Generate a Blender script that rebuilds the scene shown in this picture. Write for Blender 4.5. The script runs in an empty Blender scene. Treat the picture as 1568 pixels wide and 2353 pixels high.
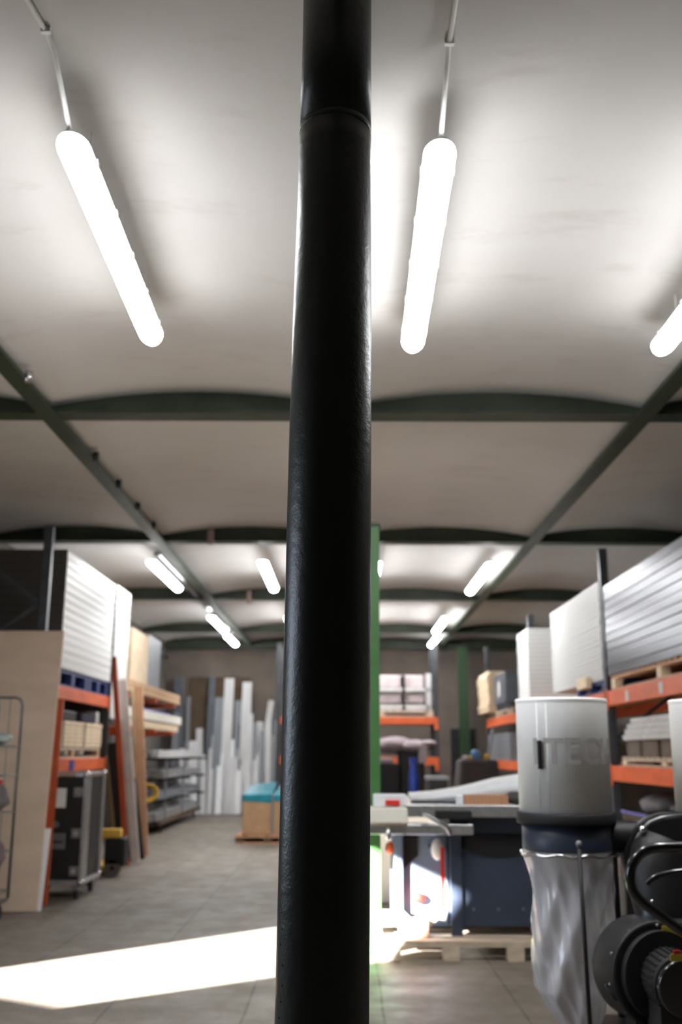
import bpy, math, random
from mathutils import Vector, Matrix, Euler
random.seed(7)
PI = math.pi
SC = bpy.context.scene
COL = SC.collection

# ------------------------------------------------------------------ camera, world, sun, exposure
CAM_LOC = Vector((0.0, 0.0, 1.5))
PITCH, ROLL, YAW = math.radians(13.6), math.radians(-0.25), math.radians(0.2)
FPX = 2288.0
camd = bpy.data.cameras.new('camera')
cam = bpy.data.objects.new('camera', camd); COL.objects.link(cam)
cam.location = CAM_LOC
cam.rotation_euler = (PI/2 + PITCH, ROLL, YAW)
camd.sensor_fit = 'VERTICAL'; camd.sensor_height = 36.0; camd.sensor_width = 24.0
camd.lens = FPX*36.0/2353.0
camd.clip_start = 0.05; camd.clip_end = 200
camd.dof.use_dof = True; camd.dof.focus_distance = 2.72; camd.dof.aperture_fstop = 2.4
SC.camera = cam
CR = cam.rotation_euler.to_matrix()

world = bpy.data.worlds.new('world'); SC.world = world; world.use_nodes = True
bg = world.node_tree.nodes['Background']
bg.inputs[0].default_value = (0.72, 0.84, 1.0, 1); bg.inputs[1].default_value = 5.0

SUN_EL, SUN_AZ = math.radians(18.0), math.radians(43.6)
sund = bpy.data.lights.new('sun', 'SUN'); sund.energy = 100.0; sund.angle = math.radians(0.7)
sund.color = (1.0, 0.985, 0.96)
sun = bpy.data.objects.new('sun', sund); COL.objects.link(sun)
sdir = Vector((math.cos(SUN_AZ)*math.cos(SUN_EL), math.sin(SUN_AZ)*math.cos(SUN_EL), -math.sin(SUN_EL)))
sun.location = (-8, -2, 4)
sun.rotation_euler = (-sdir).to_track_quat('Z', 'Y').to_euler()
LAMP = 39.0

SC.view_settings.view_transform = 'Standard'; SC.view_settings.look = 'None'
SC.view_settings.gamma = 1.0; SC.view_settings.use_curve_mapping = False
SC.view_settings.exposure = 0.3

# ------------------------------------------------------------------ helpers
def ray(px, py):
    return CR @ Vector(((px-784.0)/FPX, (1176.5-py)/FPX, -1.0))
def at(px, py, Y):                       # point on a sight line at distance Y down the hall
    d = ray(px, py); return CAM_LOC + d*(Y/d.y)
def zat(py, Y, px=784): return at(px, py, Y).z
def xat(px, py, Y): return at(px, py, Y).x

def lin(c):
    return tuple(((v/255.0)/12.92 if v/255.0 <= 0.04045 else ((v/255.0+0.055)/1.055)**2.4) for v in c)

class NT:
    def __init__(s, m): s.t = m.node_tree; s.n = s.t.nodes; s.l = s.t.links
    def new(s, ty, **k):
        o = s.n.new(ty)
        for a, b in k.items(): setattr(o, a, b)
        return o
    def math(s, op, a, b=None, clamp=False):
        o = s.n.new('ShaderNodeMath'); o.operation = op; o.use_clamp = clamp
        for i, v in enumerate((a, b)):
            if v is None: continue
            if isinstance(v, (int, float)): o.inputs[i].default_value = v
            else: s.l.new(v, o.inputs[i])
        return o.outputs[0]
    def mix(s, f, a, b):
        o = s.n.new('ShaderNodeMix'); o.data_type = 'RGBA'
        if isinstance(f, (int, float)): o.inputs[0].default_value = f
        else: s.l.new(f, o.inputs[0])
        for i, v in ((6, a), (7, b)):
            if isinstance(v, tuple): o.inputs[i].default_value = (v[0], v[1], v[2], 1)
            else: s.l.new(v, o.inputs[i])
        return o.outputs[2]
    def noise(s, scale, detail=3, vec=None, rough=0.5):
        o = s.n.new('ShaderNodeTexNoise'); o.inputs['Scale'].default_value = scale
        o.inputs['Detail'].default_value = detail; o.inputs['Roughness'].default_value = rough
        if vec is not None: s.l.new(vec, o.inputs['Vector'])
        return o.outputs['Fac']
    def ramp(s, f, a, b):
        o = s.n.new('ShaderNodeMapRange'); s.l.new(f, o.inputs[0])
        o.inputs[1].default_value = a; o.inputs[2].default_value = b
        return o.outputs[0]
    def coord(s, sc=(1, 1, 1)):
        c = s.n.new('ShaderNodeTexCoord'); m = s.n.new('ShaderNodeMapping')
        s.l.new(c.outputs['Object'], m.inputs[0]); m.inputs['Scale'].default_value = sc
        return m.outputs[0]

MATS = {}
def mat(name, rgb, rough=0.6, metal=0.0, var=0.12, vscale=6.0, stretch=(1, 1, 1), bump=0.0, bscale=40.0, coat=0.0, spec=0.5):
    if name in MATS: return MATS[name]
    m = bpy.data.materials.new(name); m.use_nodes = True; t = NT(m)
    b = t.n['Principled BSDF']; c = lin(rgb)
    b.inputs['Roughness'].default_value = rough; b.inputs['Metallic'].default_value = metal
    b.inputs['Specular IOR Level'].default_value = spec
    if coat: b.inputs['Coat Weight'].default_value = coat; b.inputs['Coat Roughness'].default_value = 0.12
    v = t.coord(stretch)
    f = t.ramp(t.noise(vscale, 4, v), 0.3, 0.7)
    col = t.mix(f, tuple(x*(1-var) for x in c), tuple(min(1, x*(1+var)) for x in c))
    t.l.new(col, b.inputs['Base Color'])
    if bump:
        bn = t.new('ShaderNodeBump'); bn.inputs['Strength'].default_value = bump; bn.inputs['Distance'].default_value = 0.01
        t.l.new(t.noise(bscale, 3, v), bn.inputs['Height']); t.l.new(bn.outputs[0], b.inputs['Normal'])
    MATS[name] = m
    return m
def emit(name, rgb, s):
    m = bpy.data.materials.new(name); m.use_nodes = True; t = NT(m); b = t.n['Principled BSDF']
    b.inputs['Base Color'].default_value = (0.8, 0.8, 0.8, 1)
    b.inputs['Emission Color'].default_value = (*rgb, 1); b.inputs['Emission Strength'].default_value = s
    n = t.noise(2.0, 1, t.coord())
    t.l.new(t.ramp(n, -6, 1.2), b.inputs['Roughness'])
    MATS[name] = m; return m

# procedural special materials
def m_floor():
    m = bpy.data.materials.new('concrete_floor'); m.use_nodes = True; t = NT(m); b = t.n['Principled BSDF']
    v = t.coord()
    n1 = t.ramp(t.noise(0.7, 5, v, 0.6), 0.32, 0.7); n2 = t.ramp(t.noise(3.5, 6, v, 0.65), 0.3, 0.72); n3 = t.ramp(t.noise(28, 3, v), 0.3, 0.7)
    c = t.mix(n1, lin((94, 86, 76)), lin((134, 125, 114)))
    c = t.mix(t.math('MULTIPLY', n2, 0.6), c, lin((96, 82, 68)))
    c = t.mix(t.math('MULTIPLY', n3, 0.22), c, lin((158, 153, 146)))
    sp = t.new('ShaderNodeSeparateXYZ'); t.l.new(v, sp.inputs[0])
    def line(o, off, per, w):
        a = t.math('ADD', o, off); a = t.math('DIVIDE', a, per); a = t.math('FRACT', a)
        a = t.math('SUBTRACT', a, 0.5); a = t.math('ABSOLUTE', a)
        return t.math('LESS_THAN', a, w/per)
    wob = t.math('MULTIPLY', t.math('SUBTRACT', t.noise(1.2, 2, v), 0.5), 0.03)
    xx = t.math('ADD', sp.outputs[0], wob); yy = t.math('ADD', sp.outputs[1], wob)
    l1 = line(xx, 20*0.83+0.59+0.415, 0.83, 0.009); l2 = line(yy, 1.0, 2.49, 0.008)
    L = t.math('MAXIMUM', l1, l2); L = t.math('MULTIPLY', L, t.math('ADD', 0.25, t.math('MULTIPLY', n2, 0.6)))
    c = t.mix(L, c, lin((58, 52, 47)))
    t.l.new(c, b.inputs['Base Color'])
    t.l.new(t.math('ADD', 0.42, t.math('MULTIPLY', n2, 0.3)), b.inputs['Roughness'])
    bn = t.new('ShaderNodeBump'); bn.inputs['Strength'].default_value = 0.25; bn.inputs['Distance'].default_value = 0.004
    t.l.new(t.noise(14, 5, v), bn.inputs['Height']); t.l.new(bn.outputs[0], b.inputs['Normal'])
    return m
def m_ceiling():
    m = bpy.data.materials.new('plaster_ceiling'); m.use_nodes = True; t = NT(m); b = t.n['Principled BSDF']
    v = t.coord()
    n1 = t.ramp(t.noise(0.45, 4, v), 0.3, 0.7); n2 = t.ramp(t.noise(2.2, 6, t.coord((0.5, 1.6, 1)), 0.7), 0.55, 0.8)
    c = t.mix(n1, lin((198, 194, 190)), lin((212, 209, 207)))
    c = t.mix(t.math('MULTIPLY', n2, 0.35), c, lin((150, 134, 120)))
    t.l.new(c, b.inputs['Base Color']); b.inputs['Roughness'].default_value = 0.85
    bn = t.new('ShaderNodeBump'); bn.inputs['Strength'].default_value = 0.3; bn.inputs['Distance'].default_value = 0.01
    t.l.new(t.noise(7, 6, v), bn.inputs['Height']); t.l.new(bn.outputs[0], b.inputs['Normal'])
    return m
def m_perf(name, rgb, hole, metal=0.0, rough=0.5, per=0.03, zper=0.045, amt=0.5, band=0.0):
    m = bpy.data.materials.new(name); m.use_nodes = True; t = NT(m); b = t.n['Principled BSDF']
    v = t.coord(); sp = t.new('ShaderNodeSeparateXYZ'); t.l.new(v, sp.inputs[0])
    def dot(o, p):
        a = t.math('FRACT', t.math('DIVIDE', o, p)); return t.math('ABSOLUTE', t.math('SUBTRACT', a, 0.5))
    s = t.math('ADD', sp.outputs[0], sp.outputs[1])
    d = t.math('ADD', dot(s, per), dot(sp.outputs[2], zper))
    h = t.math('LESS_THAN', d, 0.32)
    h = t.math('MULTIPLY', h, amt)
    c = lin(rgb)
    base = t.mix(t.ramp(t.noise(1.5, 3, t.coord((1, 0.3, 9))), 0.3, 0.7), tuple(x*(0.93-band) for x in c), tuple(min(1, x*1.05) for x in c))
    t.l.new(t.mix(h, base, lin(hole)), b.inputs['Base Color'])
    b.inputs['Metallic'].default_value = metal; b.inputs['Roughness'].default_value = rough
    MATS[name] = m; return m
def m_bag():
    m = bpy.data.materials.new('clear_plastic_bag'); m.use_nodes = True; t = NT(m); b = t.n['Principled BSDF']
    b.inputs['Base Color'].default_value = (*lin((226, 226, 232)), 1); b.inputs['Roughness'].default_value = 0.14
    b.inputs['Specular IOR Level'].default_value = 1.0; b.inputs['Coat Weight'].default_value = 0.6
    b.inputs['Coat Roughness'].default_value = 0.1
    v = t.coord((1, 1, 0.45))
    t.l.new(t.math('ADD', 0.56, t.math('MULTIPLY', t.ramp(t.noise(5, 4, v), 0.3, 0.7), 0.28)), b.inputs['Alpha'])
    bn = t.new('ShaderNodeBump'); bn.inputs['Strength'].default_value = 0.7; bn.inputs['Distance'].default_value = 0.03
    t.l.new(t.noise(6, 3, v), bn.inputs['Height']); t.l.new(bn.outputs[0], b.inputs['Normal'])
    MATS['bag'] = m; return m
def m_pole():
    m = bpy.data.materials.new('glossy_dark_green_paint'); m.use_nodes = True; t = NT(m); b = t.n['Principled BSDF']
    v = t.coord()
    c = t.mix(t.ramp(t.noise(9, 5, v), 0.3, 0.75), lin((24, 32, 26)), lin((31, 37, 31)))
    t.l.new(c, b.inputs['Base Color']); b.inputs['Roughness'].default_value = 0.36
    b.inputs['Specular IOR Level'].default_value = 0.55
    bn = t.new('ShaderNodeBump'); bn.inputs['Strength'].default_value = 0.5; bn.inputs['Distance'].default_value = 0.004
    h = t.math('ADD', t.noise(26, 3, v), t.math('MULTIPLY', t.noise(130, 3, v), 0.35))
    t.l.new(h, bn.inputs['Height']); t.l.new(bn.outputs[0], b.inputs['Normal'])
    return m

WL = {}
def wl(o): return WL.get(o.name, Vector((0, 0, 0))) if o else Vector((0, 0, 0))
class MB:
    def __init__(s): s.v = []; s.f = []; s.sm = []
    def add(s, vs, fs, sm=False):
        o = len(s.v); s.v += [Vector(p) for p in vs]
        for f in fs: s.f.append(tuple(i+o for i in f)); s.sm.append(sm)
        return s
    def box(s, x0, x1, y0, y1, z0, z1):
        return s.add([(x0, y0, z0), (x1, y0, z0), (x1, y1, z0), (x0, y1, z0), (x0, y0, z1), (x1, y0, z1), (x1, y1, z1), (x0, y1, z1)],
                     [(0, 3, 2, 1), (4, 5, 6, 7), (0, 1, 5, 4), (1, 2, 6, 5), (2, 3, 7, 6), (3, 0, 4, 7)])
    def hull8(s, b, t):          # four base points, four top points
        return s.add(list(b)+list(t), [(0, 3, 2, 1), (4, 5, 6, 7), (0, 1, 5, 4), (1, 2, 6, 5), (2, 3, 7, 6), (3, 0, 4, 7)])
    def bar(s, p0, p1, w, d, up=(1, 0, 0)):   # square bar between two points
        p0, p1 = Vector(p0), Vector(p1); a = (p1-p0).normalized(); u = Vector(up)
        u = (u - a*u.dot(a)).normalized(); w_ = a.cross(u)
        q = [u*(w/2)*i + w_*(d/2)*j for i, j in ((-1, -1), (1, -1), (1, 1), (-1, 1))]
        return s.hull8([p0+k for k in q], [p1+k for k in q])
    def cyl(s, p0, p1, r0, r1=None, n=24, caps=True):
        p0, p1 = Vector(p0), Vector(p1); r1 = r0 if r1 is None else r1
        a = (p1-p0).normalized(); u = a.orthogonal().normalized(); w = a.cross(u)
        vs = []
        for p, r in ((p0, r0), (p1, r1)):
            vs += [p+(u*math.cos(2*PI*i/n)+w*math.sin(2*PI*i/n))*r for i in range(n)]
        s.add(vs, [(i, (i+1) % n, n+(i+1) % n, n+i) for i in range(n)], True)
        if caps:
            o = len(s.v)-2*n
            s.f.append(tuple(o+i for i in reversed(range(n)))); s.f.append(tuple(o+n+i for i in range(n))); s.sm += [False, False]
        return s
    def tube(s, pts, r, n=12, closed=False, caps=True):
        pts = [Vector(p) for p in pts]; m = len(pts); rings = []; u = None
        for i, p in enumerate(pts):
            a = (pts[(i+1) % m]-pts[i-1]) if (closed or 0 < i < m-1) else (pts[1]-pts[0] if i == 0 else pts[-1]-pts[-2])
            a.normalize()
            u = a.orthogonal().normalized() if u is None else (u-a*u.dot(a)).normalized()
            w = a.cross(u); rr = r[i] if isinstance(r, (list, tuple)) else r
            rings.append([p+(u*math.cos(2*PI*k/n)+w*math.sin(2*PI*k/n))*rr for k in range(n)])
        o = len(s.v)
        for q in rings: s.v += q
        for i in range(m if closed else m-1):
            j = (i+1) % m
            for k in range(n):
                s.f.append((o+i*n+k, o+i*n+(k+1) % n, o+j*n+(k+1) % n, o+j*n+k)); s.sm.append(True)
        if caps and not closed:
            s.f.append(tuple(o+k for k in reversed(range(n)))); s.f.append(tuple(o+(m-1)*n+k for k in range(n))); s.sm += [False, False]
        return s
    def lathe(s, prof, c=(0, 0), n=48, rf=None, caps=True):   # prof: (r, z)
        o = len(s.v)
        for r, z in prof:
            for k in range(n):
                a = 2*PI*k/n; rr = r*(rf(a, z) if rf else 1)
                s.v.append(Vector((c[0]+rr*math.cos(a), c[1]+rr*math.sin(a), z)))
        m = len(prof)
        for i in range(m-1):
            for k in range(n):
                s.f.append((o+i*n+k, o+i*n+(k+1) % n, o+(i+1)*n+(k+1) % n, o+(i+1)*n+k)); s.sm.append(True)
        if caps:
            s.f.append(tuple(o+k for k in reversed(range(n)))); s.f.append(tuple(o+(m-1)*n+k for k in range(n))); s.sm += [False, False]
        return s
    def sphere(s, c, r, n=16, sc=(1, 1, 1)):
        c = Vector(c); m = n//2; vs = []
        for i in range(m+1):
            t = PI*i/m
            for k in range(n):
                a = 2*PI*k/n
                vs.append(c+Vector((sc[0]*r*math.sin(t)*math.cos(a), sc[1]*r*math.sin(t)*math.sin(a), -sc[2]*r*math.cos(t))))
        return s.add(vs, [(i*n+k, i*n+(k+1) % n, (i+1)*n+(k+1) % n, (i+1)*n+k) for i in range(m) for k in range(n)], True)
    def prism(s, poly, axis, a0, a1):      # polygon in the plane across axis, extruded a0..a1
        def P(p, a):
            return {'x': (a, p[0], p[1]), 'y': (p[0], a, p[1]), 'z': (p[0], p[1], a)}[axis]
        n = len(poly)
        return s.add([P(p, a0) for p in poly]+[P(p, a1) for p in poly],
                     [tuple(range(n)), tuple(reversed(range(n, 2*n)))]+[(i, (i+1) % n, n+(i+1) % n, n+i) for i in range(n)])
    def build(s, name, m, parent=None, bevel=0.0, seg=2, loc=None):
        if parent is not None: off = wl(parent)
        elif loc is not None: off = Vector(loc)
        else:
            xs = [p.x for p in s.v]; ys = [p.y for p in s.v]; zs = [p.z for p in s.v]
            off = Vector(((min(xs)+max(xs))/2, (min(ys)+max(ys))/2, min(zs)))
        me = bpy.data.meshes.new(name); me.from_pydata([p-off for p in s.v], [], s.f)
        me.polygons.foreach_set('use_smooth', s.sm); me.update()
        import bmesh
        b = bmesh.new(); b.from_mesh(me); bmesh.ops.recalc_face_normals(b, faces=b.faces); b.to_mesh(me); b.free()
        me.materials.append(m)
        o = bpy.data.objects.new(name, me); COL.objects.link(o)
        if parent is None: o.location = off
        else: o.parent = parent
        WL[o.name] = off.copy()
        if bevel:
            md = o.modifiers.new('bevel', 'BEVEL'); md.width = bevel; md.segments = seg; md.limit_method = 'ANGLE'
        return o
def tag(o, label, cat, group=None, kind=None):
    o['label'] = label; o['category'] = cat
    if group: o['group'] = group
    if kind: o['kind'] = kind
    return o
def thing(name, label, cat, loc, group=None, kind=None):
    o = bpy.data.objects.new(name, None); COL.objects.link(o); o.location = loc; o.empty_display_size = 0.1
    WL[o.name] = Vector(loc); return tag(o, label, cat, group, kind)
def struct(o): o['kind'] = 'structure'; return o
def dup(root, delta, label, group=None):
    r = root.copy(); COL.objects.link(r); r.location = root.location+Vector(delta); r['label'] = label
    if group: r['group'] = group
    for ch in list(root.children):
        c = ch.copy(); COL.objects.link(c); c.parent = r
        for g in list(ch.children):
            d = g.copy(); COL.objects.link(d); d.parent = c
    return r

# ------------------------------------------------------------------ materials
FLOOR = m_floor(); CEIL = m_ceiling(); POLE = m_pole(); BAG = m_bag()
WALLM = mat('grey_brown_wall_render', (112, 102, 94), 0.9, var=0.2, vscale=1.2, bump=0.3, bscale=8)
WALLD = mat('dark_side_wall', (96, 90, 84), 0.9, var=0.2, vscale=1.5, bump=0.3, bscale=8)
GREEN = mat('green_beam_paint', (46, 56, 40), 0.5, var=0.3, vscale=2.5, bump=0.2, bscale=20)
GREENB = mat('bright_green_post_paint', (72, 116, 66), 0.45, var=0.15, vscale=3, bump=0.2)
WHITEP = mat('white_plastic', (228, 228, 224), 0.4, var=0.03)
TUBE = emit('lit_diffuser', (0.98, 0.99, 1.0), LAMP)
ORANGE = mat('orange_rack_paint', (222, 104, 58), 0.45, var=0.15, vscale=4, stretch=(1, 0.6, 2))
REDOR = mat('rust_orange_paint', (168, 72, 34), 0.5, var=0.15)
RACKG = mat('rack_grey_steel', (74, 76, 80), 0.4, 0.5, var=0.15)
STEEL = mat('galvanised_steel', (150, 152, 154), 0.35, 0.8, var=0.15)
CHROME = mat('bright_steel', (215, 215, 215), 0.2, 1.0, var=0.05)
ALU = mat('brushed_aluminium', (196, 196, 196), 0.32, 0.85, var=0.12, vscale=5, stretch=(6, 0.4, 6))
PLY = mat('plywood', (218, 196, 176), 0.6, var=0.1, vscale=1.6, stretch=(1, 1, 3), bump=0.1)
PINE = mat('pale_pine', (234, 212, 180), 0.6, var=0.16, vscale=8, stretch=(6, 0.5, 6), bump=0.15)
TANW = mat('tan_timber', (196, 148, 112), 0.6, var=0.12, vscale=6, stretch=(6, 6, 0.7))
PALW = mat('pallet_wood', (196, 178, 156), 0.75, var=0.2, vscale=7, stretch=(1, 3, 3), bump=0.2)
BROWN = mat('brown_board', (84, 68, 50), 0.8, var=0.25, vscale=3)
BLUEP = mat('blue_pallet_plastic', (40, 58, 118), 0.5, var=0.2)
BLACK = mat('black_laminate', (27, 26, 25), 0.5, var=0.15)
BLKG = mat('black_gloss_enamel', (18, 18, 19), 0.22, var=0.1, coat=0.5)
DGREY = mat('dark_grey_enamel', (29, 29, 31), 0.5, var=0.12)
RUBBER = mat('black_rubber', (22, 22, 23), 0.7, var=0.1)
SAWD = mat('slate_blue_enamel', (54, 62, 78), 0.42, var=0.08)
SAWL = mat('pale_blue_grey_enamel', (118, 132, 150), 0.4, var=0.06)
TABLE = mat('machined_table_steel', (168, 168, 166), 0.32, 0.6, var=0.1, stretch=(0.5, 5, 5))
WHITEB = mat('white_board', (236, 238, 240), 0.45, var=0.04)
CREAM = mat('cream_enamel', (232, 228, 216), 0.4, var=0.04)
RED = mat('red_plastic', (206, 44, 34), 0.45, var=0.08)
YEL = mat('yellow_paint', (214, 172, 66), 0.5, var=0.15)
YELS = mat('yellow_sticker', (176, 160, 52), 0.5, var=0.1)
CARD = mat('cardboard', (176, 142, 108), 0.8, var=0.12)
TEAL = mat('teal_stretch_film', (34, 128, 146), 0.3, var=0.2, bump=0.4, bscale=15)
BLANKET = mat('mauve_grey_blanket', (150, 136, 140), 0.95, var=0.15, bump=0.5, bscale=30)
CLOTHD = mat('dark_grey_cloth', (78, 72, 70), 0.95, var=0.15, bump=0.4, bscale=30)
BLUE = mat('blue_plastic', (36, 62, 150), 0.4, var=0.1)
LBLUE = mat('light_blue_plastic', (90, 140, 190), 0.4, var=0.1)
PURPLE = mat('purple_wrap', (120, 118, 190), 0.5, var=0.2)
PAPER = mat('white_paper', (216, 214, 210), 0.7, var=0.08, vscale=20)
FILT = mat('white_filter_drum', (248, 248, 246), 0.45, var=0.03)
LETTER = mat('grey_lettering', (168, 167, 164), 0.6, var=0.03)
PERFW = m_perf('white_perforated_metal', (238, 238, 236), (120, 120, 122), 0.0, 0.4, 0.035, 0.05, 0.55)
PERFD = m_perf('shaded_open_cells', (66, 63, 60), (28, 27, 26), 0.0, 0.6, 0.05, 0.07, 0.6)  # open cell pattern, shade of the unlit panel ends put into the colour
PERFS = m_perf('silver_ribbed_metal', (112, 112, 119), (60, 60, 64), 0.85, 0.28, 0.045, 0.045, 0.4, 0.45)
PROFW = mat('white_profile_coating', (206, 206, 206), 0.5, var=0.1, vscale=3, stretch=(3, 3, 0.3))
PROFG = mat('grey_profile_coating', (132, 136, 142), 0.45, 0.2, var=0.12, vscale=3, stretch=(3, 3, 0.3))
PROFD = mat('slate_profile_coating', (92, 98, 106), 0.45, 0.2, var=0.12)

# ------------------------------------------------------------------ room shell
XL, XR, YB, YF, ZC = -4.75, 4.9, -3.2, 26.6, 4.34
struct(MB().box(XL-0.3, XR+0.3, YB-0.3, YF+0.3, -0.2, 0).build('floor', FLOOR, loc=(0, 0, 0)))
def ceilz(x):
    for a, b in ((-4.75, -2.5), (-2.5, 0), (0, 2.5), (2.5, 4.9)):
        if a <= x <= b:
            u = (x-(a+b)/2)/((b-a)/2); return ZC+0.13*(1-u*u)
    return ZC
c = MB(); xs = []
for a, b in ((-4.75, -2.5), (-2.5, 0), (0, 2.5), (2.5, 4.9)):
    xs += [a+(b-a)*i/16 for i in range(16)]
xs.append(4.9)
vs = [(x, y, ceilz(x)) for x in xs for y in (YB, YF)]; n0 = len(vs)
vs += [(x, y, 4.7) for x in xs for y in (YB, YF)]
fs = []
for i in range(len(xs)-1):
    fs += [(2*i, 2*i+1, 2*i+3, 2*i+2), (n0+2*i, n0+2*i+2, n0+2*i+3, n0+2*i+1)]
e = 2*len(xs)-2
fs += [(0, n0, n0+1, 1), (e, e+1, n0+e+1, n0+e)]
fs += [(2*i, 2*i+2, n0+2*i+2, n0+2*i) for i in range(len(xs)-1)]+[(2*i+1, n0+2*i+1, n0+2*i+3, 2*i+3) for i in range(len(xs)-1)]
c.add(vs, fs, False); ceil = struct(c.build('ceiling', CEIL, loc=(0, 0, 0)))
# left wall with the doorway the sun comes through (its far jamb at y 5.46, lintel at 3 m)
H = 4.7
w = MB().box(XL-0.2, XL, 5.46, YF+0.2, 0, H).box(XL-0.2, XL, YB-0.2, 2.3, 0, H).box(XL-0.2, XL, 2.3, 5.46, 3.08, H)
struct(w.build('wall_left', WALLD, loc=(XL, 0, 0)))
dl = MB().prism([(2.3, 0.0), (5.46, 0.0), (5.46, 0.85), (4.5, 1.12), (3.5, 1.42), (2.62, 3.09), (2.3, 3.09)], 'x', XL-0.14, XL-0.08)  # added sheet out of view, outline cut to shape the sun patch
struct(dl.build('sun_blocker', mat('sun_blocker_grey', (110, 112, 112), 0.6)))
struct(MB().box(XR, XR+0.2, YB-0.2, YF+0.2, 0, H).build('wall_right', WALLD))
struct(MB().box(XL-0.2, XR+0.2, YF, YF+0.2, 0, H).build('wall_back', WALLM))
struct(MB().box(XL-0.2, XR+0.2, YB-0.2, YB, 0, H).build('wall_front', WALLM))
struct(MB().box(-16, 12, -22, YB-0.3, -0.2, -0.01).box(-16, XL-0.3, YB-0.3, 26, -0.2, -0.01).build('floor_yard', mat('yard_asphalt', (92, 90, 87), 0.9, var=0.1, vscale=0.6)))

# steel beams under the vaults
def ibeam_x(y, bw=0.2, z=4.25):
    return (MB().box(XL, XR, y-bw/2, y+bw/2, z, z+0.022).box(XL, XR, y-0.012, y+0.012, z+0.022, 4.47))
for y, lb in ((7.98, 'dark green steel cross beam nearest the camera, passing behind the big column'),
              (13.15, 'second dark green cross beam from the camera, level with the green post top'),
              (18.3, 'third dark green cross beam from the camera, beyond the second row of lights'),
              (23.45, 'bright lit green cross beam beside the farthest row of lights')):
    tag(ibeam_x(y).build('ceiling_beam', GREEN), lb, 'beam', 'cross beams under the ceiling', 'thing')
tag(MB().box(XL, XR, 26.3, YF, 4.16, 4.4).build('ceiling_beam', GREEN), 'dark head beam running along the top of the far end wall', 'beam', None, 'thing')
for x, lb in ((-2.5, 'long green beam on the left running away along the ceiling'),
              (0.0, 'long green beam hidden behind the big column down the middle'),
              (2.5, 'long green beam on the right running away along the ceiling')):
    o = MB().box(x-0.075, x+0.075, YB, YF-0.3, 4.235, 4.255).box(x-0.01, x+0.01, YB, YF-0.3, 4.255, 4.36)
    b = tag(o.build('ceiling_beam', GREEN), lb, 'beam', None, 'thing')
    if x == -2.5:
        for yy in (7.1, 9.2, 10.2, 11.2, 12.2):
            MB().cyl((x+0.09, yy, 4.22), (x+0.09, yy, 4.31), 0.03, n=12).build('bolt', BLACK if yy > 8 else CHROME, b)
for px, py, Y in ((485, 1232, 13.0), (573, 1367, 18.15)):
    p = at(px, py, Y)
    tag(MB().box(p.x-0.04, p.x+0.04, Y-0.03, Y+0.03, 4.20 if Y < 14 else 4.17, 4.40).build('beam_clip', mat('clip_primer', (140, 118, 112), 0.6)),
        'pale clip hooked on the second cross beam' if Y < 14 else 'pale clip hooked on the third cross beam', 'clip')
# pipe along the left far wall and cable tray by the left beam
tag(MB().cyl((-4.7, 14.5, 3.95), (-4.7, 26.59, 3.95), 0.05).build('pipe', PROFG), 'grey pipe along the top of the far left wall', 'pipe')
tag(MB().box(-2.78, -2.68, 14.2, 24.0, 4.28, 4.33).build('cable_tray', STEEL), 'steel cable tray beside the long left beam', 'cable tray')

# ------------------------------------------------------------------ the big column
pb, pt = at(739.5, 2353, 2.93), at(775.5, 0, 2.93)
def axis(z): return pb+(pt-pb)*((z-pb.z)/(pt.z-pb.z))
col = thing('steel_column', 'thick round dark green column standing in front of everything', 'column', (axis(0).x, 2.93, 0), kind='thing')
prof = [(0.0, 0.128), (0.6, 0.1275), (1.2, 0.1275), (1.8, 0.1275), (2.4, 0.1268), (2.8, 0.125), (3.1, 0.1225), (3.5, 0.1192)]
sh = MB(); N = 96; rr = []
zz = []
for i in range(len(prof)-1):
    for k in range(6):
        f = k/6; zz.append((prof[i][0]*(1-f)+prof[i+1][0]*f, prof[i][1]*(1-f)+prof[i+1][1]*f))
zz.append(prof[-1])
def ring_stack(mb, zz, rf):
    o = len(mb.v)
    for z, r in zz:
        c = axis(z)
        for k in range(N):
            a = 2*PI*k/N; q = r*rf(a, z); mb.v.append(Vector((c.x+q*math.cos(a), 2.93+q*math.sin(a), z)))
    for i in range(len(zz)-1):
        for k in range(N):
            mb.f.append((o+i*N+k, o+i*N+(k+1) % N, o+(i+1)*N+(k+1) % N, o+(i+1)*N+k)); mb.sm.append(True)
    mb.f.append(tuple(o+k for k in reversed(range(N)))); mb.f.append(tuple(o+(len(zz)-1)*N+k for k in range(N))); mb.sm += [False]*2
    return mb
wob = lambda a, z: 1+0.006*math.sin(3*a+z*2.1)+0.004*math.sin(5*a-z*3.3)
ring_stack(sh, zz, wob).build('shaft', POLE, col)
ring_stack(MB(), [(3.5, 0.1192), (3.512, 0.1197), (3.524, 0.1188)], lambda a, z: 1).build('weld_collar', POLE, col)
ring_stack(MB(), [(3.524, 0.1188), (3.8, 0.1175), (4.235, 0.1175)], wob).build('upper_shaft', POLE, col)
for k in range(7):
    z = (0.82, 0.86, 0.9, 1.0, 1.04, 0.95, 1.08)[k]; a = PI*1.16+0.05*(k % 3)
    c = axis(z); MB().sphere((c.x+0.127*math.cos(a), 2.93+0.127*math.sin(a), z), 0.0035, 8).build('paint_drip', POLE, col)

# slim green post beside the saw
gp = thing('steel_post', 'slim bright green post just right of the big column', 'post', (0.2, 8.28, 0), kind='thing')
MB().box(0.11, 0.285, 8.2, 8.212, 0.012, 3.36).box(0.11, 0.285, 8.36, 8.372, 0.012, 3.36).box(0.19, 0.205, 8.212, 8.36, 0.012, 3.36).build('post_section', GREENB, gp)
MB().box(0.1, 0.3, 8.19, 8.38, 3.36, 3.39).build('top_plate', GREEN, gp)
MB().box(0.05, 0.34, 8.14, 8.42, 0, 0.012).build('base_plate', GREENB, gp)

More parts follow.
